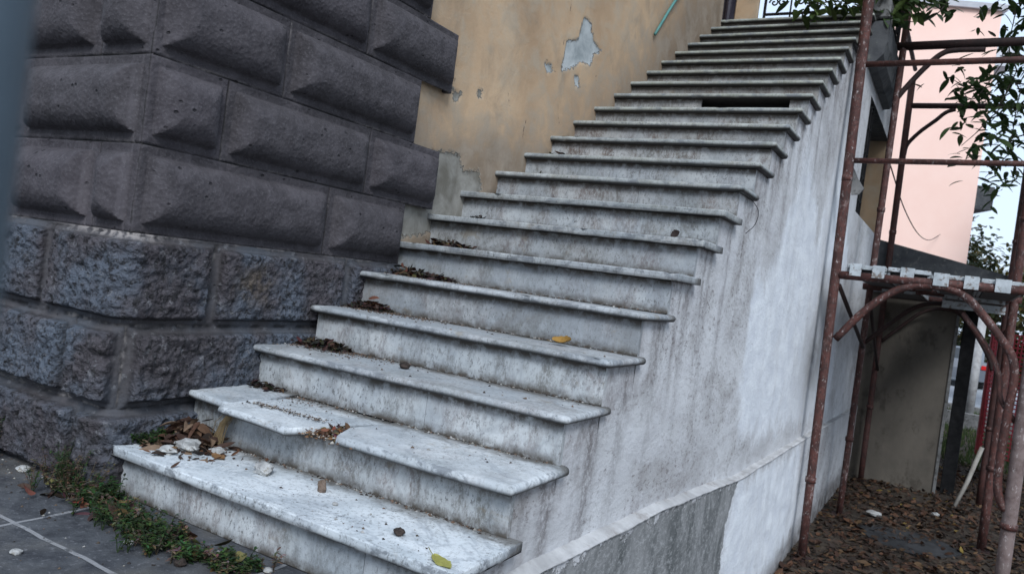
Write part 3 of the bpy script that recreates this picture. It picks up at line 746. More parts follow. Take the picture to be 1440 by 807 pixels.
# ------------------------------------------------------------ annex beyond the stairs
an = thing('annex_building', 'low grey plastered outbuilding with sloping dark roof behind the scaffold', 'building', (1.9, 9.6, GZ))
g = G(); g.box((SX+.002, 9.52, GZ), (2.37, 11.5, 1.26)); g.build('wall', MANN, an)
g = G(); g.box((2.372, 9.50, GZ), (2.405, 9.56, 1.26)); tag(g.build('door_frame', MCON, an), 'pale strip of frame')
V = [(1.28, 9.46, 1.262), (2.95, 9.46, 1.262), (2.95, 9.46, 1.60), (1.28, 9.46, 1.95), (1.28, 12.2, 1.262), (2.95, 12.2, 1.262), (2.95, 12.2, 1.60), (1.28, 12.2, 1.95)]
mesh('roof', V, [(0,1,2,3), (5,4,7,6), (1,5,6,2), (4,0,3,7), (3,2,6,7), (4,5,1,0)], MDARKCEM, an)
g = G(); g.box((2.93, 11.0, GZ), (3.0, 12.2, 1.26)); g.build('side_post', MDARKCEM, an)
g = G(); g.box((SX, 12.0, GZ), (2.37, 12.05, 1.26)); 
bp_ = thing('black_post', 'black steel post standing at the corner of the low outbuilding', 'post', (2.50, 9.85, GZ))
g = G(); g.box((2.45, 9.78, GZ), (2.60, 9.91, 1.255), .006); g.build('shaft', MIRON, bp_)
g = G(); g.box((2.40, 9.74, GZ), (2.63, 9.97, GZ+.02)); g.build('base_plate', MIRON, bp_)
g = G(); g.tube([(2.44, 9.86, -.72), (2.59, 9.86, -.72)], .02, 8); g.build('hinge', MGALV, bp_)

# ------------------------------------------------------------ scaffold
sc = thing('scaffold', 'rusty brown tube scaffold with steel deck standing against the side wall', 'scaffold', (2.2, 7.3, GZ))
XL, XR = 1.545, 2.86
def post(x, y, z0, z1, r0=.033, r1=.036, spat_shade=.6, lean=(0,0)):
    g = G(); nseg = 12
    g.tube([(x+lean[0]*k/nseg, y+lean[1]*k/nseg, z0+(z1-z0)*k/nseg) for k in range(nseg+1)], [r0+(r1-r0)*k/nseg for k in range(nseg+1)], 14)
    o = g.build('standard', MRUST, sc, True); o['spatter_shade'] = spat_shade
    for zc in (z0+.62+(y-5)*.07, z0+3.12):
        if zc < z1-.1:
            g = G(); q = (zc-z0)/(z1-z0); g.tube([(x+lean[0]*q, y+lean[1]*q, zc-.022), (x+lean[0]*q, y+lean[1]*q, zc+.022)], r0+.009, 14)
            c_ = g.build('coupler', MRUST, o, True); c_['spatter_shade'] = 1.
    g = G(); g.box((x-.07, y-.07, z0), (x+.07, y+.07, z0+.012)); g.build('foot_plate', MRUST, o)
    return o
def tube(name, pts, r=.024, spat_shade=.4, n=12):
    g = G(); g.tube(pts, r, n); o = g.build(name, MRUST, sc, True); o['spatter_shade'] = spat_shade; return o
FY = (5.457, 7.29, 9.39)
post(1.535, FY[0], GZ, 4.6, .034, .046, .9, (-.10, 0)); post(2.90, FY[0], GZ, 4.6, .048, .050, 3., (-.04, 0))
post(1.595, FY[1], GZ, 4.8, .031, .034, 1.2, (-.015, 0)); post(2.84, FY[1], GZ, 4.8, .040, .036, .6, (-.05, 0))
post(1.585, FY[2], GZ, 3.92, .034, .040, .1, (-.05, 0)); post(2.86, FY[2], GZ, 3.9, .036, .036, .1)
def smooth_path(p, n=5):
    out_ = []; P = [np.array(q, float) for q in p]; P = [2*P[0]-P[1]]+P+[2*P[-1]-P[-2]]
    for i in range(1, len(P)-2):
        for k in range(n):
            t = k/n; a, b, c, d_ = P[i-1:i+3]
            out_.append(tuple(.5*((2*b)+(-a+c)*t+(2*a-5*b+4*c-d_)*t*t+(-a+3*b-3*c+d_)*t**3)))
    out_.append(tuple(P[-2])); return out_
arch = [(1.56,.715),(1.74,.965),(1.895,1.12),(2.03,1.20),(2.19,1.228),(2.34,1.215),(2.455,1.15),(2.57,1.03),(2.68,.90),(2.765,.78),(2.80,.62),(2.79,.35),(2.785,.0),(2.80,-.22),(2.86,-.34)]
tube('arch_brace', smooth_path([(x, FY[0], z) for x, z in arch]), .030, 1.)
tube('inner_stay', smooth_path([(2.42, FY[0]+.06, 1.05), (2.62, FY[0]+.06, .80), (2.70, FY[0]+.06, .64), (2.74, FY[0]+.05, .45), (2.85, FY[0]+.03, .3)]), .018, .8)
for y in FY[1:]:
    tube('arch_brace', smooth_path([(1.60,y,.66),(1.80,y,.88),(1.98,y,1.06),(2.15,y,1.14),(2.36,y,1.13),(2.50,y,1.0),(2.64,y,.82),(2.76,y,.62),(2.80,y,.5)]), .021, .03)
for y in FY: 
    tube('transom', [(1.52, y, 1.235), (2.88, y, 1.265)], .034, .6)
tube('guard_rail', [(1.46, FY[0], 2.945), (3.6, FY[0], 2.975)], .024, .3)
tube('guard_rail', [(1.47, FY[0], 2.165), (3.6, FY[0], 2.21)], .022, .6)
tube('transom', [(1.5, FY[1], 3.67), (3.4, FY[1], 3.70)], .042, .0)
tube('transom', [(1.55, FY[2], 3.60), (3.4, FY[2], 3.60)], .034, .0)
tube('ledger', [(1.50, FY[0], 4.05), (1.55, FY[2], 4.05)], .024, .1)
tube('arch_brace', smooth_path([(1.59, FY[1], 3.15), (1.66, FY[1], 3.26), (1.80, FY[1], 3.45), (1.93, FY[1], 3.585), (2.05, FY[1], 3.62), (2.3, FY[1], 3.62)]), .027, .0)
tube('arch_brace', smooth_path([(1.56, FY[2], 2.98), (1.58, FY[2], 3.12), (1.70, FY[2], 3.28), (1.85, FY[2], 3.42), (1.95, FY[2], 3.52), (2.05, FY[2], 3.56)]), .024, .0)
# diagonal under the deck along the wall
tube('brace', [(1.53, FY[0]+.03, 1.15), (1.60, FY[1], .62)], .018, .0)
tube('brace', [(2.84, FY[1], -.2), (2.88, FY[2], 1.0)], .018, .2)
tube('brace', [(1.60, FY[1]+.02, 1.1), (1.60, FY[2], .3)], .018, .0)
# deck planks with hooks over the front transom
dz = 1.285
def plank(x0, x1, y0, y1, z, hooks, name='deck_plank'):
    g = G(); g.box((x0, y0, z), (x1, y1, z+.035), .004); g.box((x0, y0+.02, z-.04), (x0+.02, y1-.02, z-.001)); g.box((x1-.02, y0+.02, z-.04), (x1, y1-.02, z-.001))
    o = g.build(name, MGALV, sc)
    g = G(); g.box((x0+.03, y0+.05, z-.05), (x1-.03, y1-.05, z-.002)); g.build('underside', MDECKU, o)
    for a, b in hooks:
        g = G(); g.box((a, y0-.062, z-.058), (b, y0-.048, z+.012)); g.box((a, y0-.062, z+.012), (b, y0+.03, z+.040)); g.build('hook', MGALV, o)
        g = G(); g.box((a, y1+.02, z-.05), (b, y1+.032, z+.02)); g.build('hook', MGALV, o)
plank(1.57, 1.86, FY[0]+.02, FY[1]-.04, dz+.012, [(1.600, 1.685), (1.765, 1.855)])
plank(1.868, 2.17, FY[0]+.04, FY[1]-.06, dz+.020, [(1.965, 2.06)])
plank(2.19, 2.50, FY[0]+.02, FY[1]-.04, dz+.004, [(2.195, 2.30), (2.40, 2.497)])
plank(2.51, 2.80, FY[0]+.02, FY[1]-.04, dz+.004, [(2.60, 2.70)])
plank(1.62, 2.05, FY[1]+.03, FY[2]-.03, dz-.02, [(1.7, 1.8), (1.9, 2.0)])
plank(2.22, 2.78, FY[1]+.03, FY[2]-.03, dz-.02, [(2.25, 2.75)])
g = G(); g.box((2.24, FY[1]-.075, 1.115), (2.76, FY[1]-.05, 1.185)); g.build('toe_board', MGALV, sc)
g = G(); g.box((2.50, FY[0]+.01, .71), (2.60, FY[0]+.05, 1.0)); 
# small grey bracket on the tall standard
g = G(); V = [(1.51,5.50,1.95),(1.51,5.50,2.12),(1.55,5.53,2.04),(1.605,5.56,1.96),(1.57,5.55,1.91),(1.52,5.52,1.90)]
V = V+[(x, y+.03, z) for x, y, z in V]; g.add(V, [(0,5,4,3,2,1), (6,7,8,9,10,11)]+[(k, (k+1) % 6, 6+(k+1) % 6, 6+k) for k in range(6)])
g.build('bracket', MCON, sc)

# pale stick leaning
g = G(); g.tube([(2.60, 8.9, GZ+.01), (2.70, 8.98, -.78), (2.80, 9.05, -.36)], .024, 7)
tag(g.build('leaning_stick', MPALE, None, True, base=(2.6, 8.9, GZ)), 'pale grey timber stick leaning beside the far scaffold post', 'stick')

# ------------------------------------------------------------ background: net fence, pole, car, pink building
nf = thing('net_fence', 'red plastic safety net fence stretched behind the scaffold', 'fence', (3.6, 13.2, GZ))
g = G(); a0, a1 = np.array((2.93, 13.9)), np.array((5.4, 11.6)); L_ = np.linalg.norm(a1-a0); u = (a1-a0)/L_
def np_(t, z, k=0): q = a0+u*t; s_ = .03*math.sin(t*5+z*2); return (q[0]+s_*u[1], q[1]-s_*u[0], z)
for k in range(int(L_/.07)):
    t = k*.07; g.add([np_(t, GZ+.05), np_(t+.026, GZ+.05), np_(t+.026, .95), np_(t, .95)], [(0,1,2,3)])
for k in range(30):
    z = GZ+.05+k*.069
    pts = [np_(L_*j/30, z) for j in range(31)]; V = []
    for p in pts: V += [p, (p[0]+.001, p[1]-.001, p[2]+.022)]
    g.add(V, [(2*j, 2*j+2, 2*j+3, 2*j+1) for j in range(30)])
g.build('netting', MNET, nf)
for t in (.0, 1.1, 2.2, 3.3):
    g = G(); q = a0+u*t; g.tube([(q[0], q[1]+.05, GZ), (q[0], q[1]+.05, 1.0)], .05 if t == 0 else .03, 8); g.build('stake', MREDP, nf)
lp = thing('roadside_post', 'pale grey round post at the roadside beyond the outbuilding', 'pole', (2.86, 20.6, GZ))
g = G(); g.tube([(2.86, 20.6, GZ), (2.86, 20.6, 1.3)], .11, 10); g.build('shaft', MLEDGE, lp, True)
g = G(); g.box((2.7, 20.44, GZ), (3.02, 20.76, GZ+.06)); g.build('base_plate', MCON, lp)
cr = thing('parked_car', 'dark grey car with red tail lights parked across the road', 'car', (2.6, 33, GZ+.012))
cz = GZ+.012
def prism_x(prof, x0, x1, name, mat, parent):
    n = len(prof); V = [(x0, y, z) for y, z in prof]+[(x1, y, z) for y, z in prof]
    return mesh(name, V, [tuple(range(n-1, -1, -1)), tuple(range(n, 2*n))]+[(k, (k+1) % n, n+(k+1) % n, n+k) for k in range(n)], mat, parent)
prism_x([(31.0, cz+.3), (35.2, cz+.3), (35.25, cz+.75), (34.2, cz+.92), (31.1, cz+.98), (30.95, cz+.7)], 1.75, 3.45, 'body', MCAR, cr)
prism_x([(31.15, cz+.98), (34.0, cz+.92), (33.3, cz+1.42), (31.6, cz+1.45)], 1.88, 3.32, 'cabin', MCAR, cr)
g = G(); g.add([(2.0, 31.18, cz+1.02), (3.2, 31.18, cz+1.02), (3.15, 31.48, cz+1.39), (2.05, 31.48, cz+1.39)], [(0,1,2,3)]); g.build('rear_window', MGLASS, cr)
for x in (1.86, 3.34):
    g = G(); g.box((x-.08, 30.92, cz+.74), (x+.08, 31.0, cz+.88)); g.build('tail_light', MTAIL, cr)
for x in (1.78, 3.24):
    for y in (31.8, 34.3):
        g = G(); g.tube([(x, y, cz+.32), (x+.18, y, cz+.32)], .32, 16); g.build('wheel', MTYRE, cr)

pk = thing('pink_building', 'tall plain salmon pink apartment facade beyond the outbuilding', 'building', (0, 25, GZ))
e0, e1 = np.array((.908, 24.97)), np.array((2.36, 25.62)); u = (e1-e0)/np.linalg.norm(e1-e0); nrm = np.array((-u[1], u[0]))
pA = e1-u*3.6; pB = e1
V = []
for z in (GZ, 10.5):
    for q in (pA, pB, pB+nrm*9, pA+nrm*9): V.append((*q, z))
mesh('wall', V, [(0,1,5,4), (1,2,6,5), (2,3,7,6), (3,0,4,7), (4,5,6,7)], MPINK, pk)
V = []
for z, o_ in ((10.502, .12), (10.66, .16), (10.66, .16), (10.70, .16)):
    for q in (pA-u*.1-nrm*o_, pB+u*o_-nrm*o_, pB+u*o_+nrm*9, pA-u*.1+nrm*9): V.append((*q, z))
V = V[:8]
mesh('cornice', V, [(0,1,5,4), (1,2,6,5), (2,3,7,6), (3,0,4,7), (4,5,6,7), (3,2,1,0)], MPINKT, pk)
for t in (2.2, 5.2, 8.2):       # eave brackets and grey service box at the corner
    q = pB-u*t; 
V = []
q0, q1 = pB+u*.002-nrm*.0, pB+u*.55
for z in (8.9, 9.7):
    for q in (q0, q1, q1+nrm*1.2, q0+nrm*1.2): V.append((*q, z))
mesh('balcony_slab', V, [(0,1,5,4), (1,2,6,5), (2,3,7,6), (3,0,4,7), (4,5,6,7), (3,2,1,0)], MPINKT, pk)
V = []
for z in (4.6, 5.3):
    for q in (q0, q0+u*.5, q0+u*.5+nrm*1.6, q0+nrm*1.6): V.append((*q, z))
mesh('side_box', V, [(0,1,5,4), (1,2,6,5), (2,3,7,6), (3,0,4,7), (4,5,6,7), (3,2,1,0)], MDARKCEM, pk)
g = G(); g.tube(smooth_path([(1.40, 9.49, 2.9), (1.43, 12.5, 2.72), (1.47, 16.5, 2.75), (1.52, 20.5, 3.05), (1.58, 25.2, 3.7)], 6), .009, 5)
tag(g.build('overhead_cable', MIRON, None, True, base=(1.40, 9.49, 2.9)), 'thin dark cable sagging towards the pink building', 'cable')

# ------------------------------------------------------------ foliage
def leaf(g, p, d_, up, L_, wd, tint, curl=.15, fold=.25):
    d_ = Vector(d_).normalized(); up = Vector(up); s_ = d_.cross(up)
    if s_.length < 1e-3: s_ = d_.orthogonal()
    s_.normalize(); nn = s_.cross(d_).normalized(); p = Vector(p)
    V = [p]
    for t, w_ in ((.10, .5), (.28, .92), (.5, 1.), (.72, .8), (.9, .36)):
        c = p+d_*L_*t-nn*curl*L_*t*t
        V += [c+s_*wd*.5*w_+nn*fold*wd*.5*w_, c, c-s_*wd*.5*w_+nn*fold*wd*.5*w_]
    V.append(p+d_*L_-nn*curl*L_*1.05)
    F = [(0,1,2), (0,2,3)]
    for k in range(4): a = 1+3*k; F += [(a, a+3, a+4, a+1), (a+1, a+4, a+5, a+2)]
    F += [(13,16,14), (14,16,15)]
    g.add([tuple(v) for v in V], F, tint)
def rnd_dir(z=0): 
    a = random.uniform(0, 2*math.pi); return Vector((math.cos(a), math.sin(a), z))
def px(x, y, dist):
    """point at a given distance along the photograph's line of sight (used once to survey the branches)"""
    v = Vector(CR[0])*((x-720)/1092.89)+Vector(CR[1])*((y-403.5)/1092.89)+Vector(CR[2]); return CAMLOC+v*dist
def twig_leaves(g, gw, pts, n, L_=.11, wd=.045, spread=.16, tints=((.035,.06,.018),(.02,.045,.014),(.05,.085,.025)), down=-.5):
    gw.tube(pts, [.010-.007*k/(len(pts)-1) for k in range(len(pts))], 6)
    P = [Vector(p) for p in pts]
    for k in range(n):
        t = random.random()*(len(P)-1); i = min(int(t), len(P)-2); q = P[i].lerp(P[i+1], t-i)
        q = q+Vector((random.gauss(0, 1), random.gauss(0, 1), random.gauss(-.2, 1)))*spread*.45
        dd = rnd_dir(random.uniform(down-.5, down+.7)); s_ = random.uniform(.65, 1.2)
        t_ = random.choice(tints); j = random.uniform(.7, 1.35)
        leaf(g, q, dd, (random.uniform(-.5,.5), random.uniform(-.5,.5), 1), L_*s_, wd*s_, tuple(c*j for c in t_), random.uniform(0, .35), random.uniform(.1, .4))
tr = thing('broadleaf_tree', 'broad leaved tree whose drooping branches hang over the scaffold', 'tree', (4.6, 8.6, GZ))
gw = G(); gl = G()
gw.tube([(4.6, 8.6, GZ), (4.62, 8.55, .3), (4.5, 8.6, 1.8), (4.35, 8.5, 3.2), (4.2, 8.4, 4.8), (4.0, 8.2, 6.4)], [.17, .14, .125, .11, .09, .05], 12)
def limb(pts, n, **k):
    twig_leaves(gl, gw, smooth_path([tuple(p) for p in pts], 3), n, **k)
TP = Vector((4.35, 8.5, 3.2)); TQ = Vector((4.2, 8.4, 4.8)); TR = Vector((4.5, 8.6, 1.9))
big = [
 (TP, [(1440,100,8.6),(1400,120,8.2),(1365,125,7.9),(1340,112,7.8)], 95),
 (TP, [(1440,150,8.4),(1400,160,8.0),(1375,185,7.8),(1352,205,7.7)], 95),
 (TP, [(1440,60,8.6),(1420,75,8.3),(1395,110,8.0),(1368,140,7.9),(1345,120,7.8)], 95),
 (TP, [(1440,190,8.6),(1425,210,8.3),(1400,235,8.1),(1385,250,8.0)], 70),
 (TQ, [(1450,0,8.5),(1430,15,8.3),(1422,45,8.2),(1410,70,8.1)], 70),
 (TQ, [(1460,-20,8.5),(1420,-10,8.2),(1400,5,8.1)], 26),
 (TR, [(1450,230,8.7),(1430,250,8.5),(1418,262,8.4)], 24),
 (TP, [(1450,120,8.2),(1435,130,8.0),(1425,180,8.0),(1420,215,8.0)], 80),
 (TP, [(1445,80,7.6),(1430,100,7.6),(1410,140,7.6),(1395,160,7.7)], 40),
]
for root, p, n in big:
    limb([root]+[px(*q) for q in p], n, L_=.165, wd=.058, spread=.24)
# the long branch that reaches over the landing
over = [TQ, px(1480,-120,8.0), px(1400,-60,7.7), px(1340,-6,7.5), px(1322,16,7.4), px(1303,29,7.35), px(1280,31,7.3), px(1258,28,7.3)]
limb(over, 0); 
for p in ([(1340,-6,7.5),(1300,-12,7.4),(1275,4,7.3),(1262,8,7.3)], [(1300,-12,7.4),(1240,-8,7.2),(1215,6,7.1),(1190,14,7.0)], [(1240,-14,7.2),(1190,-6,7.0),(1160,4,6.9),(1135,8,6.8)],
          [(1270,2,7.3),(1245,16,7.2),(1225,26,7.2)]):
    limb([px(*q) for q in p], 80, L_=.14, wd=.062, spread=.17, tints=((.045,.075,.02),(.03,.055,.016),(.075,.11,.03)))
for q in ((1293,20), (1325,18), (1308,6)):
    c = px(*q, 7.35)
    for k in range(2): leaf(gl, c+rnd_dir()*.03, rnd_dir(-.4), (0,0,1), .15, .06, (.03,.055,.016))
# unseen crown, widened over scaffold and landing to shade them
for k in range(190):
    c = Vector((random.uniform(.9, 7.2), random.uniform(4.8, 12.0), random.uniform(5.6, 8.0)))
    if k % 3 == 0: c = Vector((random.uniform(4.6, 7.2), random.uniform(6.5, 11), random.uniform(3.0, 6.5)))
    b = c+Vector((random.uniform(-.6,.6), random.uniform(-.6,.6), random.uniform(-.5,.2)))
    twig_leaves(gl, gw, [tuple(TQ.lerp(c, .3)), tuple(c), tuple(b)], 46, .2, .09, .55)
gw.build('trunk', MBARK, tr, True); gl.build('crown', MLEAF, tr, False, tint=True)

def bushy_tree(name, label, base, crown, n, L_, tints, trunk_r=.15):
    t_ = thing(name, label, 'tree', base); gw = G(); gl = G()
    cx_, cy_, cz_, rx, rz = crown
    gw.tube([base, (base[0], base[1], (base[2]+cz_)/2), (cx_, cy_, cz_+rz*.4)], [trunk_r, trunk_r*.8, trunk_r*.3], 8)
    cl = []
    for k in range(40):
        a = random.uniform(0, 2*math.pi); q = random.uniform(.1, 1)**.6; zz_ = random.uniform(-1, 1); s_ = math.sqrt(max(0, 1-zz_*zz_))*q
        c = Vector((cx_+rx*s_*math.cos(a), cy_+rx*s_*math.sin(a), cz_+rz*zz_)); cl.append((c, random.uniform(.5, 1.3)))
        gw.tube([(cx_, cy_, cz_-rz*.2), tuple(c)], [trunk_r*.3, .01], 5)
    for k in range(n):
        c, j = random.choice(cl); p = c+Vector((random.gauss(0,1), random.gauss(0,1), random.gauss(0,1)))*rx*.17
        t2 = random.choice(tints); leaf(gl, p, rnd_dir(random.uniform(-.8,.4)), (random.uniform(-.5,.5),random.uniform(-.5,.5),1), L_*random.uniform(.7,1.3), L_*.5, tuple(x*j for x in t2))
    gw.build('trunk', MBARK, t_, True); gl.build('crown', MLEAF, t_, False, tint=True)
bushy_tree('evergreen_tree', 'dense dark evergreen tree rising beyond the dark roof at far right', (6.9, 22, GZ), (6.6, 22, 4.4, 2.3, 3.6), 7000, .24, ((.03,.05,.02),(.02,.038,.016),(.055,.07,.025)))
bushy_tree('yellowing_tree', 'yellow green autumn tree across the road behind the net fence', (5.5, 36, GZ), (5.0, 36, 1.6, 2.6, 2.2), 5000, .28, ((.09,.09,.02),(.05,.07,.02),(.13,.10,.02)))
bushy_tree('roadside_tree', 'dark roadside tree behind the parked car', (1.5, 42, GZ), (1.8, 42, 2.4, 3.4, 2.8), 5000, .34, ((.03,.045,.02),(.05,.06,.02),(.09,.07,.02)))

# grass verge
g = G()
for k in range(5200):
    x = random.uniform(1.6, 4.6); y = random.uniform(12.2, 17.5) if k % 3 else random.uniform(17.9, 21.5); z = GZ
    hgt = random.uniform(.05, .14); dx = random.uniform(-.04,.04); dy = random.uniform(-.04,.04); wv = random.uniform(.006,.014)
    c = random.choice(((.04,.07,.02),(.03,.05,.015),(.07,.09,.03)))
    g.add([(x-wv, y, z), (x+wv, y, z), (x+dx, y+dy, z+hgt)], [(0,1,2)], c)
tag(g.build('grass', MGRASS, tint=True), 'short green grass on the verge beyond the outbuilding', 'grass', kind='stuff')

# ------------------------------------------------------------ leaf litter under the scaffold
g = G()
browns = ((.085,.040,.022),(.055,.026,.016),(.12,.056,.03),(.03,.017,.012),(.13,.075,.036),(.075,.045,.03),(.042,.028,.021))
def slabpatch(x, y): return ((x-2.25)/.42)**2+((y-6.9)/.40)**2 < 1
cnt = 0
while cnt < 17000:
    y = 3.0+9.5*random.random()**1.25; x = random.uniform(1.44, 4.6)
    if y > 9.5 and x < 2.4: continue
    if slabpatch(x, y) and random.random() < .72: continue
    if noise.noise(Vector((x*1.7, y*1.7, 0))) < -.32 and random.random() < .6: continue
    c = random.choice(browns); j = random.uniform(.6, 1.25)
    if random.random() < .015: c = (.26,.18,.04)
    L_ = random.uniform(.02, .085)
    leaf(g, (x, y, GZ+.004+abs(random.gauss(0, .016))), rnd_dir(random.uniform(-.15,.5)), (random.gauss(0,.5), random.gauss(0,.5), 1), L_, L_*random.uniform(.25,.65), tuple(v*j*.8 for v in c), random.uniform(-.3,.5), random.uniform(-.3,.5)); cnt += 1
tag(g.build('leaf_litter', MDEAD, tint=True), 'brown fallen leaves carpeting the ground under the scaffold', 'leaves', kind='stuff')
g = G(); V = [(2.25+.42*math.cos(a)*(1+.12*math.sin(3*a)), 6.9+.4*math.sin(a)*(1+.1*math.cos(5*a)), GZ+.01) for a in np.linspace(0, 2*math.pi, 28)[:-1]]
V2 = [(x, y, GZ-.02) for x, y, z in V]; n_ = len(V)
g.add(V+V2, [tuple(range(n_))]+[(k, n_+k, n_+(k+1) % n_, (k+1) % n_) for k in range(n_)])
tag(g.build('stone_slab', m_noisy('wet_slate', (.018,.018,.019), (.04,.04,.042), 6, .7, .006), base=(2.25, 6.9, GZ)), 'flat dark stone slab half buried among fallen leaves under scaffold', 'slab')
def rock(name, label, cat, p, r, mat, squash=.6, seed=0, group=None, spike=.35):
    n1, n2 = 10, 7; V = []; F = []
    for j in range(n2+1):
        ph = math.pi*j/n2
        for k in range(n1):
            a = 2*math.pi*k/n1; v = Vector((math.sin(ph)*math.cos(a), math.sin(ph)*math.sin(a), math.cos(ph)))
            q = 1+spike*noise.noise(v*1.6+Vector((seed*3.1, seed, 0)))+.12*noise.noise(v*5+Vector((seed, 0, 0)))
            V.append((p[0]+v.x*r*q*1.25, p[1]+v.y*r*q, p[2]+max(-.9, v.z)*r*q*squash+r*squash*.8))
    for j in range(n2):
        for k in range(n1): F.append((j*n1+k, (j+1)*n1+k, (j+1)*n1+(k+1) % n1, j*n1+(k+1) % n1))
    return tag(mesh(name, V, F, mat, None, False, None, p), label, cat, group)
rock('white_stone', 'white lump of rubble among brown leaves beneath the scaffold deck', 'stone', (1.892, 7.558, GZ+.02), .06, MSTONEW, .45, 3, group='white stones among fallen leaves')
rock('white_stone', 'small white stone by the corner of the low outbuilding', 'stone', (2.438, 8.27, GZ+.02), .035, MSTONEW, .5, 5, group='white stones among fallen leaves')

# ------------------------------------------------------------ things lying on the steps
def single_leaf(name, label, p, L_, wd, tint, direction, up=(0,0,1), curl=.2, fold=.3, fine=True):
    g = G(); d_ = Vector(direction).normalized(); s_ = d_.cross(Vector(up)).normalized(); nn = s_.cross(d_); p = Vector(p)
    N = 12; V = []
    for k in range(N+1):
        t = k/N; w_ = wd*.5*math.sin(math.pi*min(1, t*.97+.02))**.75*(1+.08*math.sin(t*23)); c = p+d_*L_*t+nn*(curl*L_*(4*(t-.5)**2)*.5)
        for q in (-1, -.5, 0, .5, 1): V.append(tuple(c+s_*w_*q+nn*fold*w_*abs(q)**1.5+nn*.002*math.sin(9*t+q*5)))
    F = [(k*5+j, k*5+j+1, (k+1)*5+j+1, (k+1)*5+j) for k in range(N) for j in range(4)]
    g.add(V, F, tint)
    g.tube([tuple(p), tuple(p-d_*L_*.15+nn*.004), tuple(p-d_*L_*.3+nn*.01)], .0012, 5, tint=tuple(c*.6 for c in tint))
    zmin = min(v[2] for v in np.vstack(g.V)); base = (p.x, p.y, zmin)
    return tag(g.build(name, MDEAD, None, True, base, True), label, 'leaf', 'single dead leaves on the steps')
single_leaf('dead_leaf', 'curled ochre dead leaf standing on the fourth step near its outer end', (1.09, 1.33, .668), .085, .045, (.30,.17,.04), (1, -.1, .12), (0, -.6, 1), .35, .7)
single_leaf('dead_leaf', 'yellow green leaf lying on front corner of the bottom step', (1.325, .335, .169), .085, .042, (.30,.29,.08), (.8, -.35, -.04), (0, 0, 1), .04, .1)
single_leaf('dead_leaf', 'large olive brown leaf lying on the paving before the bottom step', (.735, .235, .012), .095, .05, (.17,.15,.055), (.7, -.5, .1), (.2, -.5, 1), .25, .4)
single_leaf('dead_leaf', 'tan dead leaf lying flat beside white stones on bottom step', (.30, .475, .169), .07, .033, (.20,.11,.05), (1, -.1, 0), (0, -.2, 1), .1, .2)
def pod(name, label, p, r, seed):
    g = G()
    for k in range(9):
        a = k*2.4; leaf(g, (p[0], p[1], p[2]+r*.35), (math.cos(a), math.sin(a), .25+.5*(k % 3)), (0,0,1), r*1.2, r*.95, (.035,.022,.018), -.35, .5)
    b = rock(name, label, 'seed pod', p, r*.75, MPOD, .8, seed, 'dark seed pods')
    return b
pod('seed_pod', 'round dark brown seed pod in the middle of the third step', (.623, 1.045, .495), .024, 1)
pod('seed_pod', 'black seed pod near the front edge of the bottom step', (1.175, .385, .165), .019, 2)
pod('seed_pod', 'dark seed pod on paving in front of the weeds', (.665, .10, 0), .022, 4)
o = single_leaf('dead_leaf', 'small black curled leaf against the riser on the third step', (1.075, 1.215, .497), .055, .04, (.03,.022,.018), (1, .1, .5), (0, -1, .6), .2, .5)
o = single_leaf('dead_leaf', 'small dark curled leaf on the seventh step near its outer end', (1.26, 2.02, 1.157), .045, .04, (.03,.02,.018), (.9, .1, .7), (0, -1, .5), .2, .5)
rock('stone_chip', 'white broken marble chip lying against the second riser', 'stone', (.549, .475, .165), .030, MSTONEW, .6, 8, spike=.7, group='stone chips and pebbles')
rock('stone_chip', 'upright brown stained stub standing on the bottom step', 'stone', (.789, .487, .165), .013, m_noisy('brown_stub', (.10,.07,.05), (.2,.15,.12), 40), 1.7, 9, group='stone chips and pebbles')
rock('stone_chip', 'pale stone wedged in the heap of dead leaves on the bottom step', 'stone', (.215, .44, .165), .034, MSTONEW, .8, 10, spike=.7, group='stone chips and pebbles')
rock('stone_chip', 'flat white stone in front of the heap of dead leaves', 'stone', (.20, .375, .165), .030, MSTONEW, .4, 11, spike=.7, group='stone chips and pebbles')
rock('stone_chip', 'white stone between the leaf heap and the flat tan leaf', 'stone', (.285, .505, .165), .022, MSTONEW, .5, 12, spike=.7, group='stone chips and pebbles')
rock('stone_chip', 'white pebble on paving in the foreground weeds', 'stone', (.456, .091, 0), .014, MSTONEW, .5, 13, group='stone chips and pebbles')
rock('stone_chip', 'small white stone on the joint of the dark paving', 'stone', (.337, -.156, 0), .014, MSTONEW, .5, 14, group='stone chips and pebbles')
rock('stone_chip', 'white stone on paving against the foot of the rough stone plinth', 'stone', (-.33, .21, 0), .022, MSTONEW, .5, 15, group='stone chips and pebbles')
rock('stone_chip', 'pale round pebble by the foot of the bottom riser', 'stone', (.85, .245, 0), .012, MSTONEW, .6, 16, group='stone chips and pebbles')
rock('stone_chip', 'tiny dark pebble near the middle of the bottom step', 'stone', (.90, .43, .165), .008, MSTONEW, .6, 17, group='stone chips and pebbles')
# thin stray wire at the eighth step
g = G(); g.tube(smooth_path([(1.43, 2.60, 1.44), (1.47, 2.66, 1.38), (1.46, 2.68, 1.31), (1.425, 2.66, 1.26)]), .0018, 5)
tag(g.build('stray_wire', MIRON, None, True, (1.43, 2.60, 1.44)), 'thin dark wire curling from the outer end of the eighth step', 'wire')

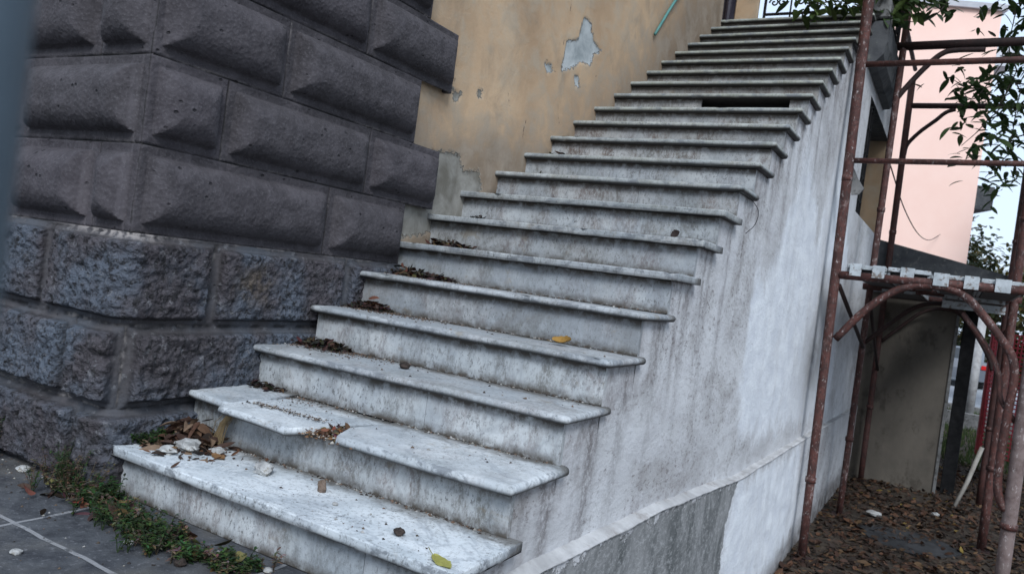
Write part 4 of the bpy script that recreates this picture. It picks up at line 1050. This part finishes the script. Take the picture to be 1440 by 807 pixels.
# heap of dead leaves on the left of the bottom step, and drifts in step corners
def drift(g, x0, x1, y, z, n, L_=.05, hgt=.03, tints=browns, ysp=.03):
    for k in range(n):
        x = random.uniform(x0, x1); f_ = 1-abs((x-(x0+x1)/2)/((x1-x0)/2+1e-6))
        leaf(g, (x, y-abs(random.gauss(0, ysp)), z+.004+random.random()*hgt*(.3+f_)), rnd_dir(random.uniform(-.3,.5)), (random.gauss(0,.6), random.gauss(0,.6), 1),
             L_*random.uniform(.5,1.3), L_*random.uniform(.25,.55), tuple(c*random.uniform(.5,1.2) for c in random.choice(tints)), random.uniform(-.5,.9), random.uniform(-.5,.7))
g = G()
for k in range(230):
    x = random.gauss(.13, .07); y = random.gauss(.47, .055); y = min(y, .575); z = .17+max(0, .085*math.exp(-((x-.13)/.09)**2-((y-.52)/.08)**2))*random.random()
    warm_ = random.choice(((.075,.036,.022),(.045,.024,.017),(.11,.062,.038),(.028,.018,.014),(.18,.12,.08),(.05,.026,.018)))
    leaf(g, (x, y, z), rnd_dir(random.uniform(-.4,.35)), (random.gauss(0,.7), random.gauss(0,.7), 1), random.uniform(.03,.075), random.uniform(.018,.036), warm_, random.uniform(-.2,1.3), random.uniform(-.2,.9))
for k in range(260):
    x = random.gauss(.13, .11); y = min(random.gauss(.49, .06), .58)
    leaf(g, (x, y, .168+.03*random.random()*math.exp(-((x-.13)/.1)**2)), rnd_dir(random.uniform(-.3,.3)), (random.gauss(0,1), random.gauss(0,1), 1), random.uniform(.01,.035), random.uniform(.008,.016), random.choice(dk_ if 'dk_' in globals() else browns), random.uniform(-.6,1.4), random.uniform(-.3,1.))
tag(g.build('leaf_heap', MDEAD, tint=True), 'heap of curled brown dead leaves on the left end of the bottom step', 'leaves', kind='stuff')
g = G()
dk_ = ((.05,.028,.018),(.03,.018,.013),(.018,.012,.010),(.08,.045,.025),(.025,.02,.016))
for i, n in {2: 70, 3: 260, 4: 200, 5: 330, 6: 260, 7: 90, 9: 30, 10: 80, 11: 40, 14: 24}.items():
    drift(g, .02, {3: .26, 4: .22, 5: .34, 6: .24, 2: .2}.get(i, .14), (i+1)*D+OV-.01, i*H, n, .034, .022, dk_, ysp=.05 if i in (3, 4, 5, 6) else .03)
for i, n in {5: 12, 6: 10, 10: 14, 4: 5}.items():
    drift(g, .02, .2, (i+1)*D+OV-.02, i*H+.01, n, .07, .03, ysp=.04)
drift(g, .62, .76, 2*D+.12, .30, 160, .028, .02, ((.16,.075,.035),(.20,.10,.04),(.08,.045,.03)), .05)
tag(g.build('leaf_drift', MDEAD, tint=True), 'crumpled dead leaves drifted into the wall ends of the steps', 'leaves', kind='stuff')
# crumbs of mortar and dirt
g = G()
def crumb(x, y, z, r, c):
    V = [(x+random.uniform(-1,1)*r*.3+dx*r*random.uniform(.6,1.2), y+dy*r*random.uniform(.6,1.2), z+dz_*r*random.uniform(.4,.9)) for dx, dy, dz_ in ((1,0,0),(0,1,0),(-1,0,0),(0,-1,0),(0,0,1))]
    g.add(V, [(0,1,4), (1,2,4), (2,3,4), (3,0,4)], c)
cc = ((.24,.23,.21),(.06,.045,.035),(.04,.03,.025),(.14,.09,.065),(.32,.31,.30),(.025,.02,.018),(.1,.07,.05))
for i in range(1, 16):
    n = int(420*max(.25, 1-i*.055)) 
    for k in range(n):
        x = random.uniform(.0, 1.37); yb = (i+1)*D+OV
        if random.random() < .8: y = yb-abs(random.gauss(0, .010))-.002
        else: y = random.uniform(i*D+.03, yb)
        if noise.noise(Vector((x*4, i*2.2, 0))) < -.1 and random.random() < .55: continue
        crumb(x, y, i*H+.0005, random.choice((.002,.003,.003,.005,.007)), random.choice(cc))
for k in range(420):    # filth over the broken place and along the cracks of the second step
    x = random.gauss(.69, .07); y = 2*D+random.uniform(-.03, .16); crumb(x, y, .30+random.random()*.018, random.uniform(.003,.009), random.choice(((.14,.075,.04),(.08,.05,.035),(.22,.13,.07),(.35,.33,.3))))
for k in range(260):
    x = random.uniform(.28, .62); y = 2*D+.08+random.gauss(0, .012)+(x-.3)*.05; crumb(x, y, .331, random.uniform(.002,.006), random.choice(cc))
for i, n in ((3, 900), (4, 900), (5, 700), (2, 300), (6, 300)):
    for k in range(n):
        x = abs(random.gauss(0, .22))+.01; y = (i+1)*D+OV-abs(random.gauss(0, .07))-.004
        if y < i*D+.03: continue
        crumb(x, y, i*H+.0005, random.uniform(.002,.006), random.choice(cc[1:4]+cc[5:]))
for k in range(700):
    x = random.uniform(-.7, 1.4); y = random.uniform(-.5, .262); 
    if random.random() < .5: y = .262-abs(random.gauss(0, .07))
    crumb(x, y, .001, random.choice((.002,.003,.004,.006)), random.choice(cc))
tag(g.build('rubble_crumbs', MCRUMB, tint=True), 'mortar crumbs and dirt scattered along the steps and paving', 'debris', kind='stuff')

# broken core exposed where the nosing of the second step is lost
g = G(); V = []
for k in range(26):
    for j in range(14):
        x = .585+.21*k/25; y = 2*D+OV+.002+.17*j/13; V.append((x, y+.004*noise.noise(Vector((x*60, j, 0))), .296+.016*noise.noise(Vector((x*30, y*30, 2)))+.008*noise.noise(Vector((x*90, y*90, 2)))))
mesh('exposed_core', V, grid_faces(26, 14), m_noisy('rust_mortar', (.07,.035,.02), (.17,.085,.045), 40, .95, .01), st)

# ------------------------------------------------------------ weeds
def weed(g, x, y, z, h, n, tints, L_=.014):
    for s_ in range(n):
        a = random.uniform(0, 2*math.pi); l = random.uniform(.2, 1)*h*.6
        tip = Vector((x+math.cos(a)*l, y+math.sin(a)*l, z+h*random.uniform(.5, 1.1))); b = Vector((x, y, z)); mid = b.lerp(tip, .5)+Vector((0, 0, h*.12))
        c = random.choice(tints); g.tube([b, mid, tip], [.0012, .001, .0006], 4, False, tuple(q*.8 for q in c))
        for k in range(int(7+h*50)):
            t = random.uniform(.2, 1); q = (b.lerp(mid, t*2) if t < .5 else mid.lerp(tip, t*2-1))
            leaf(g, q, rnd_dir(random.uniform(-.2,.7)), (0,0,1), L_*random.uniform(.6,1.5), L_*.5, tuple(v*random.uniform(.6,1.3) for v in c), .2, .2)
greens = ((.035,.065,.022),(.05,.085,.03),(.03,.05,.02)); drys = ((.14,.11,.07),(.10,.08,.05),(.18,.14,.10))
g = G()
for k in range(210):
    x = random.uniform(-.04, .86); yc = .225-.09*max(0, math.sin((x-.05)*3.4)); y = random.gauss(yc, .034); weed(g, x, min(y, .262), .0, random.uniform(.025, .075)*(1.25 if x < .6 else .7), 3, greens if random.random() < .78 else drys)
for k in range(26): weed(g, random.gauss(-.06, .07), random.gauss(.20, .03), 0, random.uniform(.07, .17), 4, drys if random.random() < .6 else greens, .011)
tag(g.build('weeds', MLEAF, tint=True), 'low green and dried weeds growing along the foot of the bottom step', 'weeds', kind='stuff')
g = G()
for k in range(80): weed(g, random.gauss(.03, .05), min(.575, random.gauss(.44, .05)), .166, random.uniform(.02, .055), 3, greens, .012)
tag(g.build('moss_weeds', MLEAF, tint=True), 'green creeping weeds beside the leaf heap on the bottom step', 'weeds', kind='stuff')
g = G()
for k in range(16): weed(g, random.gauss(-.62, .04), random.gauss(.22, .02), 0, random.uniform(.08, .2), 4, greens if k % 2 else drys, .014)
tag(g.build('weed_clump', MLEAF, None, False, (-.62, .22, 0), True), 'tall green weed clump at the foot of the rough stone plinth', 'plant')
g = G()   # dry straw hanging at the second riser
for k in range(40):
    x = .235+random.gauss(0, .012); g.tube([(x+.01, .585, .292), (x-.005+random.gauss(0,.008), .565, .25), (x-.02+random.gauss(0,.012), .55, .18)], .0011, 4, False, (.16,.115,.06))
tag(g.build('dry_straw', MDEAD, None, False, (.23, .56, .17), True), 'tuft of dry straw hanging in front of the second riser', 'straw')
g = G()
drift(g, -.15, .75, .235, 0, 90, .06, .03, ((.09,.05,.03),(.13,.07,.04),(.05,.03,.02),(.18,.13,.08)), .06)
tag(g.build('paving_leaves', MDEAD, tint=True), 'few dead leaves caught in the weeds on the dark paving', 'leaves', kind='stuff')

# ------------------------------------------------------------ near post at the left edge of the view
pp = CAMLOC+Vector(CR[2])*.17-Vector(CR[0])*.1425
np2 = thing('metal_post', 'blurred blue grey metal post very close at the left edge', 'post', (pp.x, pp.y, GZ))
g = G(); g.tube([(pp.x, pp.y, GZ), (pp.x, pp.y, .2), (pp.x, pp.y, 1.0), (pp.x, pp.y, 2.0)], .026, 24); g.build('shaft', MPOST, np2, True)
g = G(); g.tube([(pp.x, pp.y, 2.0), (pp.x, pp.y, 2.03)], .030, 24); g.build('cap', MPOST, np2, True)
g = G(); g.box((pp.x-.06, pp.y-.06, GZ), (pp.x+.06, pp.y+.06, GZ+.012)); g.build('base_plate', MPOST, np2)
for o in bpy.data.objects:
    if 'wl' in o: del o['wl']
